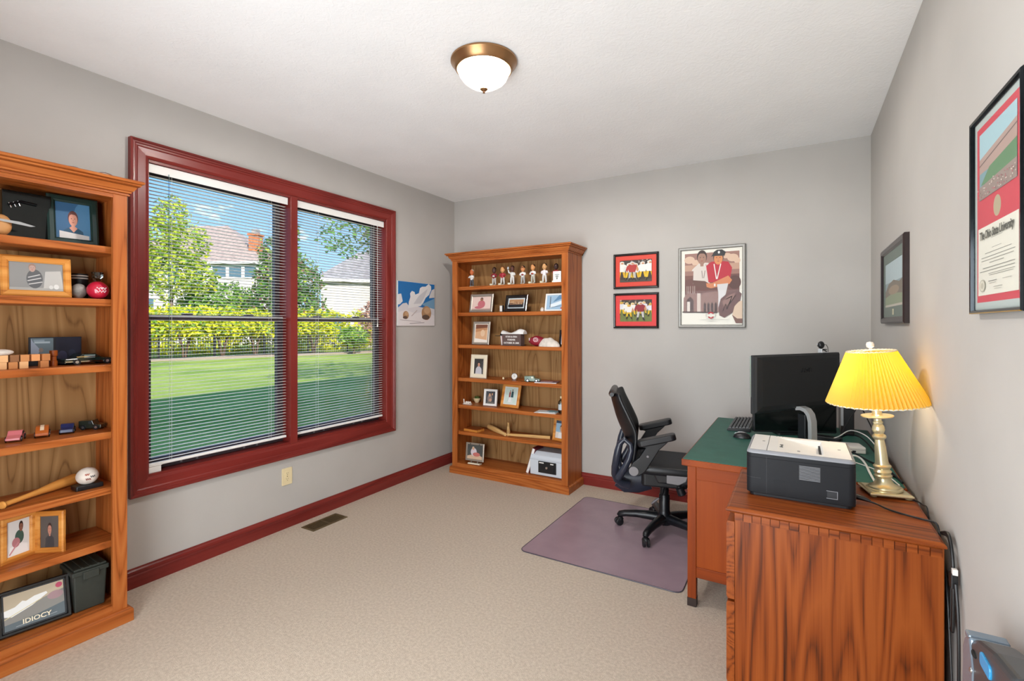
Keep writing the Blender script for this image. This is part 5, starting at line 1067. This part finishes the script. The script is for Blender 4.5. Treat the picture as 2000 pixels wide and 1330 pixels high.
def toy(name, label, loc, rz, col, L, H_, style, group=None, stripe=None, glassc='#1c2226'):
    t = thing(name, label, 'toy car', loc, rz, group); h = L / 2; r = H_ * .27; w = L * .23
    if style == 'truck': prof = [(-h, r * .6), (-h, H_ * .95), (h * .20, H_), (h * .35, H_ * .6), (h, H_ * .55), (h, r * .6)]
    elif style == 'wedge': prof = [(-h, r * .7), (-h * .98, H_ * .62), (-h * .5, H_ * .70), (-h * .15, H_), (h * .15, H_ * .98), (h * .45, H_ * .62), (h, H_ * .40), (h, r * .7)]
    elif style == 'round': prof = [(-h, r * .7), (-h, H_ * .5), (-h * .7, H_ * .8), (-h * .2, H_), (h * .3, H_ * .92), (h * .75, H_ * .65), (h, H_ * .40), (h, r * .7)]
    else: prof = [(-h, r * .7), (-h, H_ * .58), (-h * .55, H_ * .60), (-h * .35, H_), (h * .15, H_), (h * .42, H_ * .62), (h * .95, H_ * .52), (h, r * .7)]
    MB().prism(prof, -w, w, 'y').build('body', pbr('paint_' + col[1:], col, .2, coat=.5), t, L * .02, 2, fix=True)
    z0, z1 = (H_ * .62, H_ * .9); m = MB()
    for s in (-1, 1): m.box((-h * .30 if style != 'truck' else -h * .1, s * w * 1.005 - .0006, z0), (h * .12 if style != 'truck' else h * .18, s * w * 1.005 + .0006, z1))
    m.build('windows', ink(glassc), t)
    for x in (-h * .58, h * .58):
        for s in (-1, 1): wh = MB().lathe([(0, 0), (r * .5, 0), (r, s * .002), (r, s * L * .05), (0, s * L * .05)], 16, (x, s * w * .92, r), axis='y').build('wheel', 'black_plastic', t); MB().cyl((x, s * w * .92 + s * L * .051, r), r * .5, .0008, 'y', 10).build('hub', 'silver', wh)
    if stripe: MB().add([(x, y, z + .0012) for y in (-w * .3, w * .3) for x, z in prof[2:6]], [(i, i + 1, 5 + i, 4 + i) for i in range(3)]).build('stripe', ink(stripe), t)
    return t
toy('toy_truck', 'small green and cream toy truck on the fourth shelf', (-2.061, BCY - .235, S4), R(15), '#5f7a68', .140, .056, 'truck', glassc='#d8dcc8')
t = thing('magazine', 'thin glossy magazine lying on the fourth shelf beside the toy truck', 'magazine', (-1.930, BCY - .205, S4), R(12)); bx('pages', (-.10, -.07, 0), (.10, .07, .006), 'frame_white', t); bx('cover', (-.101, -.071, .006), (.101, .071, .0072), ink('#7a5a68'), t); bx('picture_panel', (-.06, -.04, .0072), (.05, .03, .0076), ink('#c8a8b0'), t)

def ceramic():
    t = thing('ceramic_ornament', 'white curled ceramic ornament at the left of the fifth shelf', 'ornament', (-2.795, BCY - .22, S5)); bx('base', (-.05, -.010, 0), (.05, .012, .006), 'finial_white', t, .002)
    MB().tube(smooth_path([(-.044, 0, .050), (-.038, 0, .008), (-.024, 0, .008), (-.014, 0, .026), (-.004, 0, .010), (.008, 0, .028), (.016, 0, .010), (.030, 0, .026), (.042, 0, .010)]), .0058, 8).build('curl', 'finial_white', t)
ceramic()
def pot():
    t = thing('potted_plant', 'tiny plant in a cream tapered pot on the fifth shelf', 'plant', (-2.775, BCY - .085, S5))
    MB().lathe([(0, 0), (.018, 0), (.022, .006), (.034, .034), (.038, .046), (.034, .046), (.030, .040), (0, .038)], 18).build('pot', 'ivory', t); r = random.Random(4); m = MB()
    for i in range(26):
        a, e = r.uniform(0, 2 * PI), r.uniform(.2, 1.1); c = Vector((.024 * math.cos(a) * e, .024 * math.sin(a) * e, .040)); d = Vector((math.cos(a) * .8, math.sin(a) * .8, r.uniform(.5, 1.4))).normalized() * r.uniform(.022, .036); s = d.cross(Vector((0, 0, 1))).normalized() * .006
        m.add([tuple(c), tuple(c + d * .6 + s), tuple(c + d), tuple(c + d * .6 - s)], [(0, 1, 2, 3)])
    m.build('leaves', 'leaf_houseplant', t)
pot()
p = Pr('#3c4048'); p.ell(.42, .42, .26, .34, '#8a7a74'); p.head(.40, .72, .14, '#d8a884', '#2a201c', .8); p.head(.68, .78, .10, '#c89a78', '#1c1814', .8); p.rect(.1, 0, .9, .16, '#6a6660'); p.ell(.5, .3, .14, .12, '#c89a80')
picture('photo_frame', 'white rounded frame with a dark couple photo on the fifth shelf', 'photo frame', .141, .160, .022, .022, 'frame_white', p, (-2.545, BCY - .19, S5), R(6), R(8), stand=True, group='framed photos in the far bookcase')
p = Pr('#cfe0d8'); p.poly([(.28, .40), (.60, .40), (.68, .08), (.24, .08)], '#e8ecea'); p.poly([(.33, .40), (.46, .40), (.48, .72), (.34, .72)], '#9a4a48'); p.poly([(.50, .40), (.72, .40), (.70, .78), (.54, .78)], '#1f4a50'); p.head(.41, .77, .055, '#c08a70', '#6a2a24', .75); p.head(.62, .84, .055, '#8a6a50', '#1c2a20', .75); p.line((.26, .1), (.34, .42), .03, '#a8b8b4'); p.line((.60, .1), (.62, .40), .03, '#b8c4c0')
picture('photo_frame', 'light oak framed wedding photo leaning on the fifth shelf', 'photo frame', .205, .222, .028, .016, 'framewood', p, (-2.333, BCY - .185, S5 + .0005), R(-4), R(14), matcol='#e2e8e4', mw=.010, stand=True, group='framed photos in the far bookcase')
t = thing('paper_stack', 'loose printed papers lying on the fifth shelf', 'papers', (-1.930, BCY - .205, S5), R(8)); bx('sheet', (-.10, -.075, 0), (.10, .07, .003), 'frame_white', t)
q = bx('leaflet', (-.075, -.050, .003), (.075, .050, .006), ink('#dfe6ea'), t); q.rotation_euler = (0, 0, R(10)); bx('leaflet_panel', (.02, -.045, .006), (.06, .045, .0064), ink('#6a8a9a'), q); q = bx('leaflet', (-.05, -.035, .0), (.05, .035, .003), ink('#7a98a0'), t); q.location = (.05, .02, .0062); q.rotation_euler = (0, 0, R(-18))
def bottle():
    t = thing('glass_bottle', 'small clear glass bottle at the end of the fifth shelf', 'bottle', (-1.800, BCY - .19, S5))
    MB().lathe([(0, .0), (.024, .0), (.026, .004), (.026, .095), (.022, .108), (.010, .118), (.009, .134)], 24).build('glass', 'bottle_glass', t); MB().lathe([(.0265, .030), (.0265, .080)], 24, cap=False).build('label', ink('#c8d4d8'), t); MB().cyl((0, 0, .132), .0105, .016, 'z', 16).build('stopper', 'ivory', t)
bottle()

t = thing('wooden_box', 'flat dark-topped wooden box at the left of the sixth shelf', 'box', (-2.730, BCY - .20, S6), R(-6)); bx('body', (-.085, -.055, 0), (.085, .055, .022), 'framewood', t, .002); bx('lid', (-.080, -.050, .022), (.080, .050, .030), 'darkoak_x', t, .002)
def bat(name, label, a, b, radii, mat='batwood', knob=False, grp=None):
    a, b = Vector(a), Vector(b); t = thing(name, label, 'baseball bat', tuple(a), 0, grp); d = b - a; L = d.length
    t.rotation_euler = Vector((1, 0, 0)).rotation_difference(d).to_euler(); n = len(radii)
    MB().lathe([(.0, 0)] + [(r, L * i / (n - 1)) for i, r in enumerate(radii)] + [(.0, L)], 18, axis='x').build('shaft', mat, t)
    if knob: MB().lathe([(.0, -.008), (.014, -.007), (.017, -.001), (.013, .006), (.0, .008)], 18, axis='x').build('knob', mat, t)
    return t
bat('broken_bat', 'thick end of a broken wooden bat slanting across the sixth shelf', (-2.640, BCY - .065, S6 + .026), (-2.345, BCY - .245, S6 + .016), [.024, .026, .025, .022, .018, .015])
b_ = bat('broken_bat', 'long pale broken bat piece lying along the sixth shelf', (-2.320, BCY - .235, S6 + .0165), (-1.925, BCY - .150, S6 + .0165), [.012, .0135, .015, .016, .016], 'batwood', True)
tag(MB().lathe([(0, 0), (.018, 0), (.0165, .03), (.014, .055), (.0105, .075), (.0115, .100), (.0, .102)], 18).build('bat_handle', 'batwood', None, loc=(-2.395, BCY - .105, S6)), 'short bat handle standing upright on the sixth shelf', 'bat handle')
p = Pr('#9cc0d8'); p.rect(0, 0, 1, .35, '#d8d2c8'); p.bust(.5, .55, .15, '#d8a880', '#4a3428', '#e8e6e4', .8); p.rect(0, .85, 1, 1, '#3a4658')
picture('photo_frame', 'light oak frame half hidden at the end of the sixth shelf', 'photo frame', .165, .205, .026, .014, 'framewood', p, (-1.815, BCY - .175, S6), R(-10), R(10), stand=True, group='framed photos in the far bookcase')

p = Pr('#4a4c4a'); p.poly([(0, 0), (1, 0), (1, .2), (.7, .35), (.3, .3), (0, .2)], '#d8b89c'); p.ell(.42, .50, .20, .28, '#d8ccd4'); p.ell(.60, .34, .24, .14, '#c87068'); p.head(.38, .74, .10, '#e0b090', '#c8b49a', .8)
def mag():
    t = picture('photo_frame', 'silver framed baby photo standing on small feet on the bottom shelf', 'photo frame', .200, .170, .018, .012, 'frame_silver', p, (-2.673, BCY - .270, DECK + .030), R(4), R(6), group='framed photos in the far bookcase')
    for x in (-.035, .035): MB().tube([(x, -.006, .004), (x, .0, -.022)], .005, 8).build('post', 'silver', t)
    bx('foot_bar', (-.065, -.022, -.030), (.065, .030, -.018), 'frame_cream', t, .002)
    for x in (-.05, .05): MB().cyl((x, -.0135, .160), .005, .003, 'y', 10).build('magnet', 'black_plastic', t)
mag()
def safe():
    t = thing('security_box', 'pale grey security box with a black lock panel on the bottom shelf', 'box', (-1.908, BCY - .030, DECK + .0005)); w, d, h = .160, .245, .205
    MB().prism([(-d, .004), (-.02, .004), (-.02, h - .004), (-d + .055, h), (-d + .012, h - .030), (-d, h - .050)], -w, w, 'x').build('case', ink('#c9d0d8'), t, .008, 3, fix=True)
    bx('lid_seam', (-w - .0005, -d - .0005, h - .066), (w + .0005, -.02, h - .064), 'printer_mid', t)
    f = bx('lock_panel', (-.075, -d - .006, .030), (.100, -d + .002, .132), 'black_plastic', t, .004)
    MB().lathe([(.013, -.004), (.010, -.010), (0, -.010)], 20, (.010, -d - .004, .080), axis='y').build('key_lock', 'chrome', f); bx('latch', (.056, -d - .014, .040), (.080, -d - .005, .095), 'black_plastic', f, .003); text('SAFE', .011, (-.042, -d - .0065, .118), 'white_plastic', f, bold=.0003) if False else bx('label_strip', (-.065, -d - .0068, .114), (-.02, -d - .0058, .124), 'white_plastic', f)
    bx('label_strip', (.045, -d - .0068, .112), (.075, -d - .0058, .122), 'white_plastic', f)
safe()
t = thing('red_binder', 'dark red binder leaning behind the pale security box', 'binder', (-2.125, BCY - .170, DECK)); t.rotation_euler = (0, R(17), 0); bx('cover', (0, -.085, .0), (.032, .085, .245), 'maroon', t, .003); bx('pages', (.004, -.0855, .006), (.028, .0855, .240), 'frame_white', t); bx('label', (-.0006, -.03, .12), (.0, .03, .19), 'frame_white', t)

# ------------------------------------------------------------------ things on the near bookcase (faces the room, local front = +x)
Q = PI / 2; G2 = 'keepsakes in the near bookcase'
p = Pr('#2f6088'); p.ell(.85, .5, .35, .6, '#4a80a8'); p.bust(.50, .55, .17, '#d89a84', '#5a2c28', '#22506c', .85); p.poly([(.10, 0), (.10, .20), (.5, .16), (.95, .12), (.95, 0)], '#d8d4d2'); p.poly([(.38, .30), (.5, .18), (.62, .30), (.56, .34), (.44, .34)], '#d89a84')
picture('photo_frame', 'dark green framed portrait of a child on the top shelf', 'photo frame', .185, .232, .030, .018, 'frame_green', p, (-2.955, .928, S1), Q - R(4), R(8), stand=True, group='framed photos in the near bookcase')
t = thing('display_case', 'dark glossy display case beside the green frame on the top shelf', 'display case', (-3.015, .770, S1), Q); bx('case', (-.080, -.05, 0), (.080, .05, .215), 'screen_black', t, .003); MB().tube([(-.06, -.054, .15), (-.02, -.054, .17), (.03, -.054, .165)], .006, 8).build('model_body', 'chrome_dark', t); bx('plinth', (-.082, -.056, 0), (.082, .052, .012), 'black_plastic', t)
for k in range(3): MB().tube([(-.052 + k * .014, -.0555, .138 + k * .006), (-.060 + k * .014, -.0555, .158 + k * .006)], .0022, 6).build('bright_fitting', 'chrome', t)
t = thing('stone_and_blade', 'tan stone holding a small silver blade at the picture edge', 'ornament', (-2.885, .668, S1), Q); MB().ell((0, 0, .045), (.034, .026, .045), 16, 10).build('stone', ink('#c08a54'), t); MB().prism([(-.03, .060), (.085, .048), (.10, .052), (.05, .064), (-.03, .068)], -.030, -.027, 'y').build('blade', 'silver', t, fix=True)

p = Pr('#8d8c8a'); p.poly([(0, 0), (1, 0), (1, .12), (0, .10)], '#a8a6a2'); p.poly([(.62, .1), (.66, .7), (.95, .75), (1, .1)], '#bab7b2'); p.ell(.46, .42, .15, .34, '#5a5a5c'); p.line((.34, .46), (.56, .58), .03, '#c8c6c4'); p.line((.33, .34), (.58, .46), .03, '#c8c6c4'); p.line((.35, .22), (.60, .32), .03, '#c8c6c4'); p.head(.42, .80, .12, '#b8968a', '#9a7a6a', .55); p.ell(.86, .16, .05, .09, '#d8d6d2'); p.ell(.76, .14, .04, .07, '#d0ceca')
picture('photo_frame', 'wide oak framed grey photo of a baby on the second shelf', 'photo frame', .228, .178, .027, .018, 'framewood', p, (-2.905, .786, S2), Q - R(6), R(8), stand=True, group='framed photos in the near bookcase')
m = MB().ell((0, 0, .036), (.028, .030, .036), 16, 10); m.v = [(x * (1 + .15 * mnoise.noise(Vector((x, y, z)) * 40)), y * (1 + .2 * mnoise.noise(Vector((y, z, x)) * 40)), z) for x, y, z in m.v]
tag(m.build('grey_stone', 'rock_grey', None, loc=(-2.930, .939, S2)), 'rough grey stone between the oak frame and the red ball', 'stone')
t = thing('dark_mug', 'dark mug with pale rings behind the red ball', 'mug', (-3.020, .970, S2)); MB().lathe([(0, 0), (.030, 0), (.034, .01), (.034, .125), (.031, .125), (.030, .02), (0, .018)], 22).build('cup', 'black_plastic', t)
for z in (.100, .112): MB().lathe([(.0346, z), (.0346, z + .006)], 22, cap=False).build('ring', 'stone_pale', t)
def redball():
    t = thing('red_ball', 'shiny red ball with white script on the second shelf', 'ball', (-2.890, .998, S2), Q); MB().ell((0, 0, .043), .043, 28, 18).build('ball', pbr('ball_red', '#c01f3c', .18, coat=.5), t)
    for k in range(2): MB().tube([(x * .8, -math.sqrt(max(0, .0433 ** 2 - (x * .8) ** 2 - (z - .043) ** 2)), z) for x, z in [(-.024 + .004 * i, .050 - k * .014 + .006 * math.sin(i * 1.7 + k)) for i in range(13)]], .0016, 5).build('script', ink('#f0d8dc'), t)
redball()
t = thing('crystal_ornament', 'small faceted glass ornament standing behind the red ball', 'ornament', (-2.965, 1.022, S2)); MB().lathe([(0, 0), (.018, .0), (.012, .02), (.008, .08), (.022, .105), (.026, .135), (.023, .135), (.0, .11)], 8, smooth=False).build('glass', 'bottle_glass', t)

r_ = random.Random(12); bc = [ink('#d8935c'), ink('#b5733f'), ink('#e2ad78'), ink('#8a5a34'), ink('#c4824a')]
cols = ['far from the wall', 'x']
k = 0; s = .030
for row in range(2):
    for c in range(6):
        y = .640 + c * .0335 + row * .004
        if row == 0 and c == 4: continue
        k += 1
        o = MB().box((-s / 2, -s / 2 + .001, 0), (s / 2, s / 2 - .001, s - .0005)).build('wood_block', bc[r_.randrange(5)], None, .001, loc=(-2.905, y, S3 + row * s)); o.rotation_euler = (0, 0, R(r_.uniform(-6, 6)) if row else 0)
        tag(o, 'small square wooden block, number %s along the %s row of the block wall' % (['one', 'two', 'three', 'four', 'five', 'six'][c], ['lower', 'upper'][row]), 'block', 'wooden blocks on the third shelf')
tag(MB().ell((0, 0, .012), (.030, .045, .014), 16, 8).build('pale_shell', 'stone_pale', None, loc=(-2.905, .668, S3 + .060)), 'flat pale shell lying on the wooden blocks', 'shell')
t = thing('display_plaque', 'folded dark plaque with a grey card standing behind the blocks', 'plaque', (-3.025, .885, S3), Q)
p = Pr('#5a6a72'); p.poly([(0, 1), (0, 0), (.3, 0), (.4, .4), (.1, .8)], '#8a94a4'); p.rect(.15, .72, .85, .82, '#9aa8b0'); p.rect(.12, .82, .6, .92, '#7a8a94'); p.ell(.45, .35, .1, .12, '#7a6a62')
bx('backing', (-.095, 0, 0), (.095, .006, .132), ink('#10121c'), t, .001); p.build(.078, .085, t, -.001, x0=-.088, z0=.042, name='grey_card')
p = Pr('#14162a'); p.ell(.25, .3, .2, .2, '#3a3a58'); p.ell(.65, .4, .15, .15, '#23283c'); p.build(.090, .125, t, -.0008, x0=.0, z0=.004, name='navy_card')
tag(MB().lathe([(0, 0), (.014, 0), (.014, .024), (.011, .027), (.011, .045), (.0145, .048), (.0145, .072), (.0, .073)], 16).build('wooden_post', 'darkoak_z', None, loc=(-2.935, .850, S3)), 'small red-brown turned wooden post beside the blocks', 'ornament')
toy('model_car', 'large dark model car with chrome trim on the third shelf', (-2.975, .985, S3), Q + R(4), '#16241f', .205, .052, 'sedan', G2, glassc='#7a8884')
t = bpy.data.objects['model_car']
MB().box((-.101, -.0495, .014), (.101, -.0478, .018)).box((-.060, -.0495, .036), (.040, -.0478, .039)).box((-.102, -.045, .010), (-.098, .045, .022)).box((.099, -.045, .010), (.103, .045, .022)).build('chrome_trim', 'chrome', t)
toy('model_car', 'pink toy car, leftmost on the fourth shelf', (-2.975, .735, S4), R(-25), '#d87a80', .100, .046, 'wedge', G2)
toy('model_car', 'orange and plum toy car with a cream stripe on the fourth shelf', (-2.985, .826, S4), R(-18), '#b8602a', .096, .050, 'round', G2, stripe='#e8d2b4', glassc='#5a1c24')
toy('model_car', 'navy blue toy car third along the fourth shelf', (-2.985, .915, S4), R(-22), '#1c2a58', .100, .044, 'sedan', G2)
toy('model_car', 'dark olive toy car at the end of the fourth shelf', (-2.985, 1.010, S4), R(40), '#2c3028', .096, .046, 'truck', G2)

bat('wooden_bat', 'small wooden baseball bat lying on the fifth shelf', (-2.880, .672, S5 + .0175), (-3.040, .955, S5 + .026), [.0105, .0105, .0115, .0145, .020, .024, .026], 'framewood', True)
def ball():
    t = thing('signed_ball', 'white signed ball with red marks on a black stand', 'ball', (-2.915, .966, S5), Q); MB().prism(rrect(-.052, -.034, .052, .034, .006), 0, .022, 'z').build('stand', 'black_plastic', t, .003, fix=True)
    MB().ell((0, 0, .058), (.043, .040, .040), 28, 16).build('ball', 'stone_pale', t)
    for k, (x, z, c) in enumerate(((-.014, .072, '#b84a34'), (.006, .060, '#4a4a50'), (-.010, .050, '#8a3a34'))): MB().tube([(x + .0022 * i - .008, -.0405 + .25 * abs(x + .0022 * i - .008) ** 1.2 * 0.6, z + .005 * math.sin(i * 1.9 + k)) for i in range(9)], .0014, 5).build('signature', ink(c), t)
ball()
def double_frame():
    t = thing('hinged_frame', 'hinged light oak double photo frame on the sixth shelf', 'photo frame', (-2.978, .800, S6), Q)
    p1 = Pr('#dcdad8'); p1.poly([(.05, 0), (.95, 0), (.9, .25), (.5, .35), (.15, .25)], '#ece8e6'); p1.ell(.55, .50, .20, .20, '#3f5a50'); p1.ell(.40, .36, .18, .14, '#b87a80'); p1.head(.62, .78, .12, '#8a5a48', '#2a1c18', .8); p1.line((.1, .05), (.5, .35), .05, '#c88a90')
    p2 = Pr('#57504c'); p2.bust(.5, .58, .15, '#b8806c', '#3a2420', '#3c3a3c', .8)
    for s, pr, w, h, ang in ((-1, p1, .128, .200, R(16)), (1, p2, .122, .190, R(-52))):
        e = bpy.data.objects.new('leaf', None); 
        leaf = MB()
        for q in frame_ring(w, h, .024, .016):
            k = len(leaf.v); leaf.v += [(x + s * w / 2 + s * .002, y, z) for x, y, z in q.v]; leaf.f += [[i + k for i in f] for f in q.f]; leaf.m += q.m; leaf.sm += q.sm
        leaf.box((s * .012, -.003, .010), (s * (w - .010), 0, h - .010))
        lf = leaf.build('leaf_left' if s < 0 else 'leaf_right', 'framewood', t, fix=True); lf.name = 'leaf'; lf.rotation_euler = (0, 0, ang)
        pr.build(w - .048, h - .048, lf, -.006, x0=(s * (w / 2 + .002)) - (w - .048) / 2, z0=.024)
        bpy.data.objects.remove(e)
    MB().tube([(0, 0, .01), (0, 0, .19)], .003, 8).build('hinge', 'brass', t)
double_frame()
p = Pr('#8d8a84'); p.poly([(0, .45), (1, .75), (1, 1), (0, 1)], '#c4b49a'); p.poly([(0, 0), (1, 0), (1, .35), (.5, .22), (0, .18)], '#5f6a70'); p.poly([(.0, .42), (.12, .36), (.45, .52), (.72, .74), (.70, .80), (.50, .78), (.36, .70), (.30, .74), (.18, .62), (0, .58)], '#efefec'); p.line((0, .34), (.62, .64), .02, '#d8cc9a'); p.ell(.92, .88, .06, .08, '#c04a68'); p.ell(.85, .62, .14, .12, '#a8888c'); p.line((.18, .06), (.86, .10), .008, '#c8ccd0')
t = picture('framed_slogan', 'black framed slogan picture lettered IDIOCY on the bottom shelf', 'picture', .235, .185, .016, .016, 'frame_black', p, (-2.890, .779, DECK + .001), Q - R(7), R(20), matcol='#2a2c30', mw=.006, stand=True)
text('IDIOCY', .026, (.004, -.0125, .040), ink('#f0e6cc'), t, bold=.0006, sx=1.05)
def ammo():
    t = thing('storage_case', 'dark olive plastic storage case on the bottom shelf', 'case', (-2.945, .965, DECK), Q - R(3)); w, d, h = .062, .085, .180
    m = MB(); vs = []
    for f, z in ((.90, .001), (1.0, h)): vs += [(-w * f, -d * f, z), (w * f, -d * f, z), (w * f, d * f, z), (-w * f, d * f, z)]
    m.add(vs, [(3, 2, 1, 0), (4, 5, 6, 7), (0, 1, 5, 4), (1, 2, 6, 5), (2, 3, 7, 6), (3, 0, 4, 7)]).build('body', 'ammo_green', t, .006)
    bx('lid', (-w - .006, -d - .006, h - .010), (w + .006, d + .006, h + .012), 'ammo_green', t, .004); bx('lid_step', (-w + .002, -d + .004, h + .012), (w - .002, d - .004, h + .022), 'ammo_green', t, .003)
    for x in (-.03, .0, .03): bx('lid_rib', (x - .004, -d + .002, h + .022), (x + .004, d - .002, h + .026), 'ammo_green', t, .001)
    bx('latch', (-.030, -d - .012, h - .030), (.030, -d - .005, h + .006), 'ammo_green', t, .003)
ammo()
t = thing('silver_garland', 'thin silver tinsel strip lying on top of the near bookcase', 'garland', (-2.795, .86, 2.137))
MB().tube(smooth_path([(-.03, -.04, .003), (.0, .02, .010), (-.02, .08, .003), (.01, .13, .012), (-.01, .18, .004)]), .0028, 6).build('strand', 'silver', t); MB().tube(smooth_path([(-.05, .0, .004), (-.03, .06, .014), (-.05, .11, .004), (-.02, .15, .008)]), .0022, 6).build('strand', 'chrome', t)
